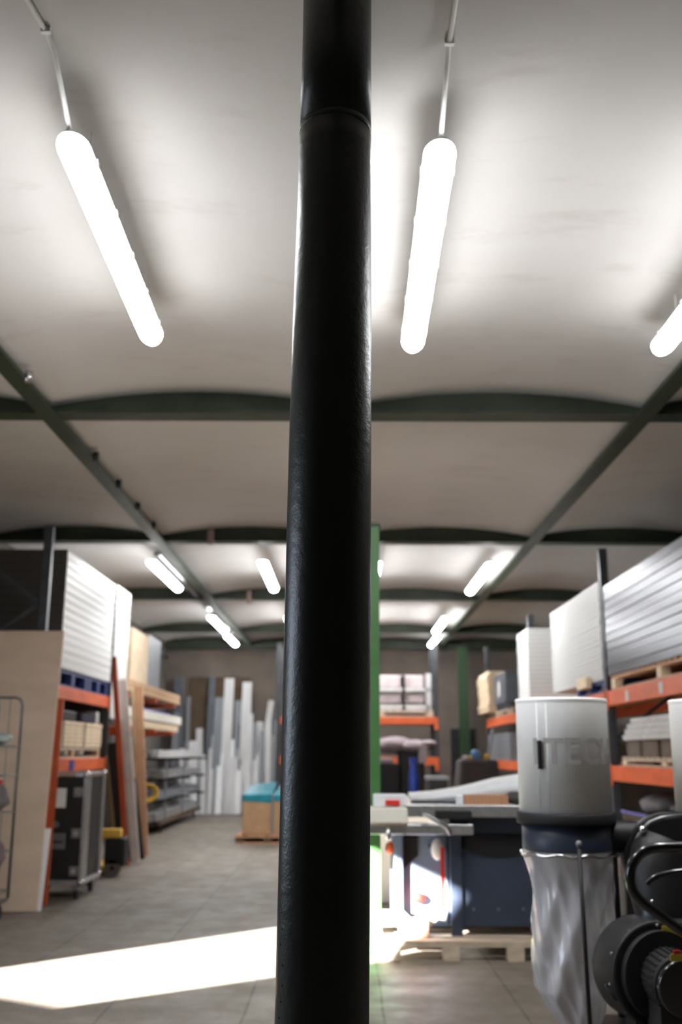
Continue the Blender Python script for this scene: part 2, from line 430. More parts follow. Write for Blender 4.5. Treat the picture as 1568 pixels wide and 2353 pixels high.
# ------------------------------------------------------------------ batten lights
def capsule(mb, x, y0, y1, z, rx, rz, top=False, n=14):
    # half capsule: lower (diffuser) or upper (housing)
    m = 10; rows = []
    for i in range(m+1):
        t = PI/2*i/m; rows.append((y0+1.5*rx*(1-math.cos(t)), math.sin(t) if i else 0.03))
    rows2 = [(y1-(r[0]-y0), r[1]) for r in reversed(rows)]
    o = len(mb.v)
    allr = rows+rows2
    for y, s in allr:
        for k in range(n+1):
            a = PI*k/n if top else 0.22-(PI+0.44)*k/n
            s2 = s
            mb.v.append(Vector((x+rx*s2*math.cos(a), y, z+rz*math.sin(a)*(s2**0.5)-(0.0 if top else 0.0135))))
    q = n+1
    for i in range(len(allr)-1):
        for k in range(n):
            mb.f.append((o+i*q+k, o+i*q+k+1, o+(i+1)*q+k+1, o+(i+1)*q+k)); mb.sm.append(True)
    for i in range(len(allr)-1):   # flat lid
        mb.f.append((o+i*q, o+i*q+n, o+(i+1)*q+n, o+(i+1)*q)); mb.sm.append(False)
    return mb
def lamp(x, y0, y1, label, yaw=0.0):
    z = 4.2
    t = thing('batten_light', label, 'ceiling light', (x, (y0+y1)/2, z-0.07), 'batten lights under the ceiling')
    capsule(MB(), x, y0, y1, z, 0.075, 0.062).build('diffuser', TUBE, t)
    capsule(MB(), x, y0+0.002, y1-0.002, z+0.001, 0.0725, 0.03, True).build('housing', WHITEP, t)
    for yy in (y0+0.4, (y0+y1)/2, y1-0.4):
        MB().box(x-0.003, x+0.003, yy-0.003, yy+0.003, z+0.026, ceilz(x)+0.001).build('hanger', WHITEP, t)
    for k in range(5):
        yy = y0+0.25+k*(y1-y0-0.5)/4
        for sx in (-1, 1):
            MB().box(x+sx*0.076-0.004, x+sx*0.076+0.004, yy-0.018, yy+0.018, z-0.02, z+0.014).build('clip', TUBE if False else WHITEP, t)
    t.rotation_euler.z = yaw
    return t
lamp(-1.27, 3.93, 6.22, 'large lit tube light left of the big column, nearest the camera', 0.019)
lamp(0.44, 3.98, 6.33, 'large lit tube light just right of the big column, nearest the camera', -0.009)
lamp(2.14, 4.02, 6.37, 'lit tube light cut off by the right picture edge')
lamp(-2.82, 14.15, 16.7, 'lit tube light in the second row, left of the long left beam')
lamp(-1.2, 14.15, 16.7, 'lit tube light in the second row, between left beam and big column')
lamp(0.455, 14.2, 16.8, 'second-row tube light almost hidden by the big column')
lamp(2.13, 14.25, 16.9, 'lit tube light in the second row, left of the long right beam')
lamp(-2.74, 20.2, 22.7, 'lit tube light in the third row over the left aisle side')
lamp(-1.17, 20.2, 22.7, 'third-row tube light glowing behind the big column, left one')
lamp(0.45, 20.2, 22.7, 'third-row tube light glowing behind the big column, right one')
lamp(2.06, 20.2, 22.7, 'lit tube light in the third row over the right aisle side')
lamp(-2.8, 23.6, 25.6, 'farthest tube light on the left, tip seen under the far beam')
lamp(2.2, 23.6, 25.6, 'farthest tube light on the right, tip seen under the far beam')
for x, y1, lb in ((-1.25, 3.94, 'thin white conduit feeding the large left tube light'), (0.43, 4.0, 'thin white conduit feeding the large right tube light')):
    zc = ceilz(x)-0.012
    dx = -0.07 if x < 0 else 0.0
    pts = [(x+dx, y, zc) for y in (YB+0.01, 0.0, 2.0, 3.2)]+[(x+dx*0.6, 3.45, zc), (x+dx*0.3, 3.62, zc), (x+dx*0.15, 3.7, zc-0.03), (x, y1+0.03, 4.215)]
    t = thing('conduit', lb, 'conduit', (x, 2, zc))
    MB().tube(pts, 0.011, 10).build('pipe_run', WHITEP, t)
    for y, q in ((3.1, 1.0), (3.6, 0.3)): MB().box(x+dx*q-0.02, x+dx*q+0.02, y-0.01, y+0.01, zc-0.014, zc+0.014).build('saddle', WHITEP, t)

# ------------------------------------------------------------------ pallets
def pallet(x0, x1, y0, y1, z0, label, m=None, mb=None, group=None, hgt=0.144, along='x'):
    m = m or PALW; mb = mb or m
    t = thing('pallet', label, 'pallet', ((x0+x1)/2, (y0+y1)/2, z0), group)
    if along == 'x':
        for i in range(3):
            y = y0+0.05+(y1-y0-0.1)*i/2
            MB().box(x0, x1, y-0.05, y+0.05, z0, z0+0.022).build('bottom_board', m, t)
            for j in range(3):
                x = x0+0.07+(x1-x0-0.14)*j/2
                MB().box(x-0.07, x+0.07, y-0.05, y+0.05, z0+0.022, z0+hgt-0.044).build('block', mb, t, 0.003)
            MB().box(x0, x1, y-0.05, y+0.05, z0+hgt-0.044, z0+hgt-0.022).build('stringer', m, t)
        k = max(4, int((x1-x0)/0.17))
        for i in range(k):
            x = x0+0.06+(x1-x0-0.12)*i/(k-1)
            MB().box(x-0.055, x+0.055, y0, y1, z0+hgt-0.022, z0+hgt).build('deck_board', m, t)
    else:
        for i in range(3):
            x = x0+0.05+(x1-x0-0.1)*i/2
            MB().box(x-0.05, x+0.05, y0, y1, z0, z0+0.022).build('bottom_board', m, t)
            for j in range(3):
                y = y0+0.07+(y1-y0-0.14)*j/2
                MB().box(x-0.05, x+0.05, y-0.07, y+0.07, z0+0.022, z0+hgt-0.044).build('block', mb, t, 0.003)
            MB().box(x-0.05, x+0.05, y0, y1, z0+hgt-0.044, z0+hgt-0.022).build('stringer', m, t)
        k = max(4, int((y1-y0)/0.17))
        for i in range(k):
            y = y0+0.06+(y1-y0-0.12)*i/(k-1)
            MB().box(x0, x1, y-0.055, y+0.055, z0+hgt-0.022, z0+hgt).build('deck_board', m, t)
    return t

# ------------------------------------------------------------------ pallet racks
def rack(side, xf, xb, ys, levels, top, label, bars=True, extra=()):
    """racking along the hall: xf face towards the aisle, xb back; ys upright positions; levels beam z ranges"""
    t = thing('pallet_rack', label, 'rack', ((xf+xb)/2, (ys[0]+ys[-1])/2, 0))
    s = 1 if xb > xf else -1
    for y, tp in zip(ys, top):
        fr = MB()
        for x in (xf+s*0.05, xb-s*0.05):
            MB().box(x-0.05, x+0.05, y-0.04, y+0.04, 0.006, tp).build('upright', RACKG, t, 0.006)
            MB().box(x-0.07, x+0.07, y-0.06, y+0.06, 0, 0.006).build('foot_plate', RACKG, t)
        xa, xc = xf+s*0.1, xb-s*0.1; z = 0.3; k = 0
        while z+0.75 < tp:
            p, q = ((xa, y, z), (xc, y, z+0.7)) if k % 2 == 0 else ((xc, y, z), (xa, y, z+0.7))
            MB().bar(p, q, 0.03, 0.04, (0, 1, 0)).build('brace', RACKG, t); z += 0.7; k += 1
    for z0, z1 in levels:
        for y0, y1 in zip(ys[:-1], ys[1:]):
            for x in (xf+s*0.03, xb-s*0.03):
                b = MB().box(x-0.028, x+0.028, y0+0.04, y1-0.04, z0, z1).build('beam', ORANGE, t, 0.004)
                for yy in (y0+0.05, y1-0.05):
                    MB().box(x-s*0.034-0.004, x-s*0.034+0.004, yy-0.035 if yy > y0+1 else yy, yy if yy > y0+1 else yy+0.035, z0-0.05, z1+0.02).build('connector', ORANGE, b)
            MB().box(min(xf, xb)+0.06, max(xf, xb)-0.06, y0+0.05, y1-0.05, z1-0.03, z1-0.005).build('shelf_board', CARD, t)
    return t
LX0, LX1 = -3.3, -4.45
rl = rack('L', LX0, LX1, (11.0, 14.2), ((1.27, 1.42), (2.1, 2.25)), (3.98, 2.9), 'orange and grey pallet rack on the left behind the flight case')
RX0, RX1 = 3.1, 4.3
rr_ = rack('R', RX0, RX1, (8.0, 12.0, 16.9, 22.2), ((1.2, 1.37), (2.05, 2.22)), (4.0, 3.95, 3.8, 3.8), 'long orange and grey pallet rack along the right side')
for y, z in ((11.1, 2.12), (9.9, 2.13)):
    MB().box(RX0-0.003, RX0-0.0005, y-0.06, y+0.06, z-0.05, z+0.06).build('label_sticker', PAPER, rr_)
p = at(192, 1765, 12.2)
MB().box(LX0+0.0005, LX0+0.004, 12.3, 12.5, 1.28, 1.4).build('label_sticker', BLUE, rl)

# ------------------------------------------------------------------ stacked panels
def panel_stack(x0, x1, y0, y1, z0, z1, n, m, lb, group, endm=None, name='perforated_panel', cat='panel', inset=0.0):
    h = (z1-z0)/n
    t = thing(name, lb, cat, ((x0+x1)/2, (y0+y1)/2, z0), group)
    MB().box(x0, x1, y0+0.006, y1, z0, z0+h*0.95).build('sheet', m, t, 0.004, 1)
    MB().box(x0+0.01, x1-0.01, y0+0.012, y1-0.012, z0+h*0.95, z0+h).build('spacer', m, t)
    if endm: MB().box(x0+0.006, x1-0.006, y0, y0+0.006, z0, z0+h).build('shaded_open_end', endm, t)  # end facing the camera, its shade painted in along with the cells
    for k in range(1, n):
        dup(t, ((random.uniform(-inset, inset)), random.uniform(-inset, inset), k*h), lb, group)
# left rack
ZT = 2.25
pallet(-4.35, -3.32, 11.6, 13.0, ZT, 'blue plastic pallet under the white panel stack, nearer one', BLUEP, BLUEP, 'blue pallets on the left rack', 0.2, 'y')
pallet(-4.35, -3.32, 13.04, 14.12, ZT, 'blue plastic pallet under the white panel stack, farther one', BLUEP, BLUEP, 'blue pallets on the left rack', 0.2, 'y')
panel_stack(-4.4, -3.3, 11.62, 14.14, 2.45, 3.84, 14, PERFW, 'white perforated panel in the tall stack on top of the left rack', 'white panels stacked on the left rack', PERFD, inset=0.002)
# a second, lower stack on the floor-standing rack behind it
MBk = thing('stillage', 'steel stillage carrying the second white panel stack at left', 'stillage', (-3.85, 14.95, 0))
for x in (-4.3, -3.38):
    for y in (14.34, 15.16):
        MB().box(x-0.03, x+0.03, y-0.03, y+0.03, 0, 1.9).build('leg', RACKG, MBk)
MB().box(-4.4, -3.3, 14.3, 15.2, 1.9, 1.96).build('deck', RACKG, MBk)
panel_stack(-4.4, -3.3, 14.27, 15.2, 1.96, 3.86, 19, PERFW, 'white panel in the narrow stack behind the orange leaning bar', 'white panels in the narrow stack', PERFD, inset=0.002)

# left rack: timber and pallet on the lower level
pallet(-4.3, -3.33, 11.2, 13.9, 1.42, 'wooden pallet under the strapped timber on the left rack', PALW, CARD, None, 0.144, 'y')
tz = 1.564
tl = 'pale sawn plank in the strapped bundle on the left rack'
pk = tag(MB().box(-4.25, -3.33, 11.15, 13.95, tz, tz+0.046).build('timber_plank', PINE, None, 0.004), tl, 'plank', 'planks strapped on the left rack')
for k in range(1, 6):
    c = pk.copy(); COL.objects.link(c); c.location.z += 0.05*k; c.location.x += random.uniform(-0.01, 0.01); c['label'] = tl
for y, lb in ((12.0, 'dark strap round the timber bundle, nearer the flight case'), (13.0, 'dark strap round the timber bundle, nearer the orange bar')):
    tag(MB().box(-4.27, -3.31, y-0.015, y+0.015, tz+0.3, tz+0.304).box(-3.314, -3.31, y-0.015, y+0.015, tz, tz+0.3).build('strap', DGREY), lb, 'strap')
# clutter under the upper beam
for i, (y, w_, h, m, lb) in enumerate(((11.4, 0.5, 0.13, BROWN, 'brown flat box on the timber bundle, nearest the plywood'), (12.1, 0.6, 0.12, DGREY, 'dark grey bundle on the timber bundle'), (13.0, 0.7, 0.11, mat('dark_violet_cloth', (52, 48, 66), 0.9), 'dark violet cloth roll on the timber bundle'), (13.75, 0.14, 0.16, PAPER, 'small white pot on the timber bundle end'))):
    tag(MB().box(-4.1, -3.36, y, y+w_, tz+0.304, tz+0.304+h).build('storage_box' if i < 3 else 'pot', m, None, 0.02), lb, 'box' if i < 3 else 'pot')
for i, y in enumerate((12.35, 13.1)):
    tag(MB().cyl((-3.9, y, 1.52), (-3.36, y, 1.52), 0.06).build('tube_roll', PAPER), ('white paper roll pushed into the timber pallet, nearer one', 'white paper roll pushed into the timber pallet, farther one')[i], 'roll', 'white rolls in the pallet gaps')

# ------------------------------------------------------------------ flight case
fx0, fx1, fy0, fy1, fz0, fz1 = -3.37, -2.76, 11.02, 11.78, 0.17, 1.26
fc = thing('flight_case', 'tall black flight case with aluminium edges on castors', 'flight case', ((fx0+fx1)/2, (fy0+fy1)/2, 0))
MB().box(fx0+0.012, fx1-0.012, fy0+0.012, fy1-0.012, fz0, fz1).build('body', BLACK, fc)
e = 0.022
for x in (fx0, fx1):
    for y in (fy0, fy1):
        MB().box(x-e, x+e, y-e, y+e, fz0-0.005, fz1+0.01).build('corner_extrusion', ALU, fc, 0.004)
for z in (fz0, fz1):
    MB().box(fx0, fx1, fy0-e, fy0+e, z-e, z+e).box(fx0, fx1, fy1-e, fy1+e, z-e, z+e).box(fx0-e, fx0+e, fy0, fy1, z-e, z+e).box(fx1-e, fx1+e, fy0, fy1, z-e, z+e).build('edge_extrusion', ALU, fc, 0.004)
MB().box(fx1-0.016, fx1+0.006, fy0+0.14, fy0+0.2, fz0, fz1).build('hybrid_extrusion', ALU, fc, 0.003)
for x in (fx0, fx1):
    for y in (fy0, fy1):
        for z in (fz0, fz1):
            MB().sphere((x, y, z), 0.04, 14).build('ball_corner', CHROME, fc)
MB().box(fx0+0.14, fx0+0.4, fy0+0.006, fy0+0.011, 0.92, 1.12).build('paper_label', PAPER, fc)
for z in (0.28, 0.66, 1.08):
    l = MB().box(fx1-0.13, fx1-0.03, fy0-0.004, fy0+0.012, z-0.05, z+0.05).build('latch', STEEL, fc, 0.004)
    MB().cyl((fx1-0.08, fy0-0.016, z), (fx1-0.08, fy0-0.004, z), 0.028, n=16).build('latch_knob', CHROME, l)
h = MB().box(fx0+0.2, fx0+0.42, fy0-0.002, fy0+0.013, 0.5, 0.66).build('handle_dish', STEEL, fc, 0.004)
MB().tube([(fx0+0.23, fy0-0.004, 0.58), (fx0+0.24, fy0-0.024, 0.575), (fx0+0.38, fy0-0.024, 0.575), (fx0+0.39, fy0-0.004, 0.58)], 0.009).build('handle', RUBBER, h)
MB().cyl((fx0+0.31, fy0-0.006, 0.75), (fx0+0.31, fy0+0.012, 0.75), 0.035, n=18).build('badge', STEEL, fc)
for x in (fx0+0.08, fx1-0.05):
    for y in (fy0+0.06, fy1-0.1):
        c = MB().box(x-0.03, x+0.03, y-0.03, y+0.03, 0.085, 0.165).build('castor', STEEL, fc)
        MB().cyl((x-0.02, y, 0.05), (x+0.02, y, 0.05), 0.05, n=24).build('wheel', RUBBER, c)

# small items around it
tag(MB().cyl((-3.0, 12.35, 0), (-3.0, 12.35, 1.15), 0.1).build('bubble_wrap_roll', mat('bubble_wrap', (176, 176, 178), 0.4, var=0.2, vscale=30, bump=0.5, bscale=60)), 'pale roll of bubble wrap standing behind the flight case', 'roll')

# ------------------------------------------------------------------ plywood sheet, orange upright beside it
ps = thing('plywood_sheet', 'tall pale plywood sheet leaning at the far left', 'sheet', (-3.6, 10.4, 0))
yb, yt = 10.22, 10.85
zt = zat(1450, yt, 147)
xr0 = xat(84, 2093, yb); xr1 = xat(147, 1450, yt)
MB().hull8([(xr0-1.3, yb, 0), (xr0, yb, 0), (xr0, yb+0.022, 0), (xr0-1.3, yb+0.022, 0)], [(xr1-1.3, yt, zt), (xr1, yt, zt), (xr1, yt+0.022, zt), (xr1-1.3, yt+0.022, zt)]).build('face', PLY, ps)
yb2 = yb+0.03; xs_ = xr0+0.03
tag(MB().hull8([(xs_-1.0, yb2, 0), (xs_, yb2, 0), (xs_, yb2+0.02, 0), (xs_-1.0, yb2+0.02, 0)], [(xs_-1.0, yb2+0.19, 0.75), (xs_-0.01, yb2+0.19, 0.75), (xs_-0.01, yb2+0.21, 0.75), (xs_-1.0, yb2+0.21, 0.75)]).build('white_board', WHITEB), 'short white board leaning behind the plywood, only its edge showing', 'board')
ob0, ob1 = at(101, 2050, 10.62), at(141, 1590, 10.92)
tag(MB().bar((ob0.x, 10.62, 0), (ob1.x, 10.9, 2.05), 0.075, 0.05).build('orange_bar', REDOR), 'rust orange bar leaning right behind the plywood edge', 'bar')

# ------------------------------------------------------------------ wire roll cage at the far left
rc = thing('roll_cage', 'grey wire roll cage filled with bundles at the left picture edge', 'trolley', (-3.5, 9.4, 0))
x1 = xat(40, 1700, 9.7); x0 = x1-0.75; zt = zat(1602, 9.7, 20)
wire = mat('grey_zinc_wire', (112, 114, 112), 0.4, 0.6)
def frame(y):
    r = 0.07
    return [(x0, y, 0.18), (x0, y, zt-r), (x0+r*0.3, y, zt-r*0.3), (x0+r, y, zt), (x1-r, y, zt), (x1-r*0.3, y, zt-r*0.3), (x1, y, zt-r), (x1, y, 0.18)]
for y in (9.1, 9.78):
    MB().tube(frame(y), 0.014).build('side_frame', wire, rc)
for k in range(5):
    x = x0+0.12+k*(x1-x0-0.24)/4
    MB().cyl((x, 9.78, 0.2), (x, 9.78, zt-0.01), 0.004, n=8).build('vertical_wire', wire, rc)
for z in (0.25, 0.6, 0.95, 1.28, 1.55):
    MB().cyl((x0, 9.78, z), (x1, 9.78, z), 0.007, n=8).build('cross_wire', wire, rc)
    MB().cyl((x1, 9.1, z), (x1, 9.78, z), 0.007, n=8).build('side_wire', wire, rc)
MB().box(x0, x1, 9.1, 9.78, 0.15, 0.18).build('base', wire, rc)
for x in (x0+0.06, x1-0.06):
    for y in (9.16, 9.72):
        MB().cyl((x-0.015, y, 0.06), (x+0.015, y, 0.06), 0.06, n=20).box(x-0.02, x+0.02, y-0.01, y+0.01, 0.06, 0.15).build('castor', RUBBER, rc)
def blob(name, m, c, r, sc, label, cat, seed=0, parent=None, amp=0.12):
    mb = MB(); n = 28; R = random.Random(seed); ph = [R.uniform(0, 6.28) for _ in range(6)]
    mb.sphere((0, 0, 0), 1.0, n)
    out = []
    for v in mb.v:
        k = 1+amp*(math.sin(3*v.x+ph[0])*math.cos(4*v.y+ph[1])+0.5*math.sin(8*v.z+ph[2]+5*v.x)+0.4*math.sin(9*v.y+ph[3]))
        out.append(Vector(c)+Vector((v.x*r*sc[0]*k, v.y*r*sc[1]*k, v.z*r*sc[2]*k)))
    mb.v = out; o = mb.build(name, m, parent)
    if parent is None: tag(o, label, cat)
    return o
blob('bundle', mat('grey_red_bundle', (104, 92, 92), 0.9, var=0.35, vscale=9, bump=0.4), (-3.42, 9.44, 0.57), 0.36, (0.9, 0.8, 1.05), 'grey and red bundle filling the lower roll cage', 'bundle', 3)
blob('grey_sack', mat('grey_sack_cloth', (92, 88, 92), 0.8, var=0.2), (-3.4, 9.44, 1.08), 0.28, (1.1, 0.9, 0.62), 'grey sack lying on top of the cage bundle', 'sack', 5)
tag(MB().cyl((-3.5, 9.2, 1.3), (-3.2, 9.6, 1.22), 0.025).build('red_tube', RED), 'red tube lying on the grey sack in the roll cage', 'tube')
sh = MB().box(x0+0.02, x1-0.02, 9.14, 9.74, 1.54, 1.56).build('shelf', wire, rc)
blob('parts_bag', mat('pale_teal_plastic', (150, 164, 164), 0.3, var=0.3, vscale=14), (-3.3, 9.45, 1.62), 0.17, (1.3, 1, 0.38), 'pale bag of small parts on the cage shelf', 'bag', 8, amp=0.06)

# ------------------------------------------------------------------ leaning boards, pallet jack
def lean(name, m, base, top, w, d, label, cat='board', up=(1, 0, 0)):
    p0, p1 = Vector(base), Vector(top)
    return tag(MB().bar(p0, p1, w, d, up).build(name, m, None, 0.003), label, cat, None)
def pb_(px, py, Y, z=0.03): q = at(px, py, Y); return (q.x, Y, z)
q = at(258, 1508, 14.2)
lean('orange_bar', REDOR, pb_(291, 1990, 13.95), (q.x, 14.3, q.z), 0.075, 0.05, 'long rust orange bar leaning in front of the narrow white stack', 'bar')
q = at(276, 1560, 14.45); lean('white_batten', mat('whitewashed_batten', (214, 206, 200), 0.6), pb_(311, 1988, 14.3), (q.x, 14.62, q.z), 0.12, 0.03, 'long white batten leaning beside the orange bar', 'batten')
q = at(296, 1570, 14.75); lean('timber_batten', TANW, pb_(330, 1968, 15.2), (q.x, 15.45, q.z), 0.13, 0.05, 'long tan timber batten leaning farthest right of the leaning boards', 'batten')
q = at(286, 1575, 15.0); lean('timber_batten', PINE, pb_(318, 1970, 15.3), (q.x+0.02, 15.55, q.z), 0.07, 0.04, 'pale pine batten leaning behind the tan batten', 'batten')
q = at(251, 1706, 14.1); lean('black_board', BLACK, pb_(285, 1985, 14.25), (q.x, 14.4, q.z), 0.2, 0.03, 'wide black board leaning left of the orange bar', 'board')
q = at(228, 1706, 14.0); lean('brown_batten', mat('ochre_batten', (120, 96, 62), 0.7), pb_(268, 1985, 14.1), (q.x, 14.3, q.z), 0.05, 0.03, 'ochre batten leaning left of the black board', 'batten')
q = at(296, 1790, 14.7); lean('dark_profile', DGREY, pb_(322, 1985, 14.75), (q.x, 14.9, q.z), 0.12, 0.03, 'short dark grey profile leaning between white and tan battens', 'profile')
q = at(290, 1800, 14.2); lean('metal_profile', ALU, pb_(316, 1990, 14.4), (q.x, 14.72, q.z), 0.03, 0.03, 'thin aluminium profile leaning beside the dark grey profile', 'profile')
pj = thing('pallet_jack', 'yellow pallet jack with a dark wheel behind the flight case', 'pallet jack', (-2.95, 13.2, 0))
a = at(256, 1915, 13.1); c = at(265, 1990, 13.1)
MB().box(a.x-0.15, a.x+0.14, 13.0, 13.14, a.z-0.05, a.z+0.06).build('head', YEL, pj, 0.02)
MB().bar((a.x-0.09, 13.05, a.z-0.04), (a.x-0.24, 13.05, 0.12), 0.07, 0.05, (0, 1, 0)).build('side_arm', YEL, pj)
MB().box(a.x-0.06, a.x+0.2, 13.0, 13.3, 0.12, a.z-0.05).build('pump_body', RUBBER, pj, 0.03)
MB().cyl((c.x-0.02, 13.0, 0.1), (c.x-0.02, 13.08, 0.1), 0.1, n=28).build('wheel', mat('worn_rubber', (98, 92, 86), 0.8), pj)
MB().cyl((c.x-0.02, 12.995, 0.1), (c.x-0.02, 13.0, 0.1), 0.03, n=20).build('hub', RUBBER, pj)
MB().box(a.x-0.25, a.x-0.05, 13.1, 14.0, 0.05, 0.11).build('fork', YEL, pj)

# ------------------------------------------------------------------ cantilever rack with timber at left
cr = thing('cantilever_rack', 'orange-armed cantilever rack with timber, beyond the leaning boards', 'rack', (-3.9, 18.5, 0))
for y in (16.4, 18.4, 20.4):
    MB().box(-4.45, -4.3, y-0.07, y+0.07, 0, 2.9).build('upright', RACKG, cr)
    for z in (1.84, 2.38):
        MB().prism([(-4.3, z-0.06), (-3.42, z), (-3.42, z+0.06), (-4.3, z+0.06)], 'y', y-0.05, y+0.05).build('arm', ORANGE, cr)
tl = 'plank end in the top timber row of the cantilever rack'
t0 = None
for j in range(2):
    for k in range(9):
        x = -4.25+0.096*k
        if t0 is None:
            t0 = tag(MB().box(x, x+0.09, 15.7, 20.75, 2.44, 2.53).build('timber_plank', CARD, None, 0.004), tl, 'plank', 'planks on the cantilever rack')
        else:
            c = t0.copy(); COL.objects.link(c); c.location.x += 0.096*k; c.location.z += 0.095*j; c.location.y += random.uniform(-0.06, 0.06)
tag(MB().box(-4.25, -3.38, 15.7, 21.0, 2.04, 2.19).build('white_slab', CREAM, None, 0.006), 'long cream slab on the middle level of the cantilever rack', 'slab')
tag(MB().box(-4.2, -3.42, 15.8, 20.9, 1.90, 2.03).build('timber_beam', PINE, None, 0.006), 'long pale timber beam under the cream slab', 'timber')
tag(MB().box(-4.1, -3.5, 17.6, 20.4, 2.19, 2.24).build('wrapped_strip', PURPLE, None, 0.01), 'flat purple wrapped strip lying on the cream slab', 'strip')
tag(MB().box(-4.2, -3.9, 16.0, 20.6, 2.19, 2.36).build('white_profile_bundle', PROFW, None, 0.01), 'white profile bundle behind the purple strip', 'bundle')
tag(MB().box(-4.72, -4.66, 15.6, 17.6, 0, 3.7).build('beige_board', mat('beige_board', (190, 170, 140), 0.7)), 'beige board standing against the far left wall', 'board')
tag(MB().box(-3.5, -3.42, 16.0, 17.4, 2.63, 3.45).build('beige_sheet', mat('beige_panel', (196, 176, 148), 0.7)), 'beige panel standing upright on the cantilever rack timber', 'panel')
tag(MB().box(-3.5, -3.43, 17.45, 18.6, 2.63, 3.5).build('grey_sheet', PROFG), 'grey panel standing upright beside the beige panel', 'panel')

# profile trolley
tr = thing('profile_trolley', 'long low trolley loaded with aluminium profiles at the left', 'trolley', (-3.75, 22, 0))
for x in (-4.05, -3.5):
    MB().box(x-0.03, x+0.03, 19.6, 25.0, 0.16, 0.24).build('rail', BROWN, tr)
for y in (20.2, 22.3, 24.6):
    for x in (-4.05, -3.5):
        MB().box(x-0.025, x+0.025, y-0.025, y+0.025, 0.24, 1.4).build('stake', PROFG, tr)
    for z in (0.55, 0.95, 1.34):
        MB().box(-4.05, -3.35, y-0.03, y+0.03, z, z+0.05).build('cross_bar', DGREY, tr)
for x in (-4.0, -3.55):
    for y in (20, 24.4):
        MB().cyl((x-0.02, y, 0.08), (x+0.02, y, 0.08), 0.08).build('castor', RUBBER, tr)
for lv, (z, n, lb) in enumerate(((0.24, 7, 'shiny aluminium profile on the bottom tier of the profile trolley'), (0.60, 6, 'grey profile on the second tier of the profile trolley'), (1.0, 7, 'aluminium profile on the third tier of the profile trolley'), (1.39, 6, 'pale profile on the top tier of the profile trolley'))):
    m = (ALU, PROFG, ALU, PROFW)[lv]
    f = None
    for r_ in range(2):
        for k in range(n):
            x = -4.02+0.075*k; y0 = (19.4, 20.0, 19.9, 19.9)[lv]
            if f is None: f = tag(MB().box(x, x+0.065, y0, y0+5.2, z+0.005, z+0.075).build('metal_profile', m, None, 0.004), lb, 'profile', lb.replace('shiny ', '')[:60])
            else:
                c = f.copy(); COL.objects.link(c); c.location.x += 0.075*k; c.location.z += 0.075*r_; c.location.y += random.uniform(-0.25, 0.25)
co = thing('cable_coil', 'yellow cable coil hanging on the profile trolley', 'cable', at(335, 1820, 19.3))
cc = at(338, 1822, 19.35)
for k in range(4):
    MB().tube([(cc.x+(0.16-0.02*k)*1.3*math.cos(a), 19.35+0.02*k, cc.z+(0.16-0.02*k)*math.sin(a)*(1+0.05*k)) for a in [2*PI*i/24 for i in range(24)]], 0.016, 8, closed=True).build('loop', YEL, co)

# ------------------------------------------------------------------ boards against the back wall
tag(MB().box(xat(432, 1700, 26.5), xat(572, 1700, 26.5), 26.5, 26.56, 0.0, zat(1556, 26.5, 500)).build('brown_sheet', BROWN), 'dark brown panel fixed to the end wall behind the white boards', 'panel')
BL = [ # bottom px, top px, top py, width px, material, label
 (408, 411, 1556, 22, PROFD, 'wide slate board at the left end of the far wall row'),
 (425, 434, 1601, 8, PROFG, 'thin grey profile left of the short white boards'),
 (438, 439, 1703, 28, PROFW, 'short wide white board near the profile trolley end'),
 (457, 459, 1674, 15, PROFW, 'medium white board left of the slate post at the far wall'),
 (471, 489, 1555, 13, PROFD, 'slate blue post leaning right among the white boards'),
 (490, 505, 1603, 20, PROFG, 'grey board right beside the slate post'),
 (487, 498, 1650, 12, PROFW, 'narrow white board overlapping the grey board foot'),
 (513, 528, 1559, 22, PROFW, 'tallest wide white board in the middle of the row'),
 (527, 532, 1700, 14, WHITEB, 'shorter bright white board before the tallest one'),
 (540, 548, 1610, 15, PROFG, 'grey board between two tall white boards'),
 (556, 569, 1568, 22, PROFW, 'tall white board right of the middle grey board'),
 (575, 586, 1661, 12, PROFG, 'medium grey board right of the tall white boards'),
 (592, 598, 1659, 14, PROFW, 'medium white board close to the teal wrapped crates'),
 (586, 624, 1610, 13, PROFW, 'white board leaning steeply right, crossing the others'),
 (603, 610, 1700, 16, PROFW, 'low white board behind the teal wrapped crates'),
 (598, 634, 1640, 8, PROFD, 'dark profile leaning steeply right near the column'),
 (502, 510, 1640, 7, PROFD, 'thin slate strip standing before the tall white board'),
 (547, 552, 1665, 6, PROFD, 'thin slate strip right of the middle of the row')]
fills = [(398, 404, 1640, 14, PROFG), (416, 420, 1720, 14, PROFW), (448, 450, 1745, 16, WHITEB), (466, 468, 1735, 12, PROFW), (481, 488, 1690, 12, PROFW), (500, 508, 1725, 14, WHITEB),
 (521, 524, 1655, 12, PROFW), (534, 537, 1740, 12, PROFW), (546, 553, 1720, 14, WHITEB), (563, 566, 1690, 12, PROFW), (570, 577, 1640, 10, PROFW), (583, 590, 1735, 14, PROFW), (599, 604, 1680, 12, PROFG), (613, 618, 1660, 12, PROFW), (625, 628, 1690, 14, PROFG), (638, 640, 1655, 14, PROFW)]
fl = ['behind the wide slate board', 'at the foot of the thin grey profile', 'half hidden by the profile trolley end', 'just left of the slate post foot', 'behind the slate post', 'before the grey board beside the slate post', 'over the left half of the tallest white board', 'before the grey board in the middle', 'between the two tallest white boards, in front', 'over the right tall white board', 'between tall white and medium grey board', 'behind the steeply leaning boards, lower left', 'behind the medium white board by the crates', 'behind the low white board by the crates', 'above the teal crates beside the steep dark profile', 'last board before the big column hides the row']
BL += [(a, b, ty, w_, m, ('pale' if m is PROFW else 'bright white' if m is WHITEB else 'grey')+' board '+f) for (a, b, ty, w_, m), f in zip(fills, fl)]
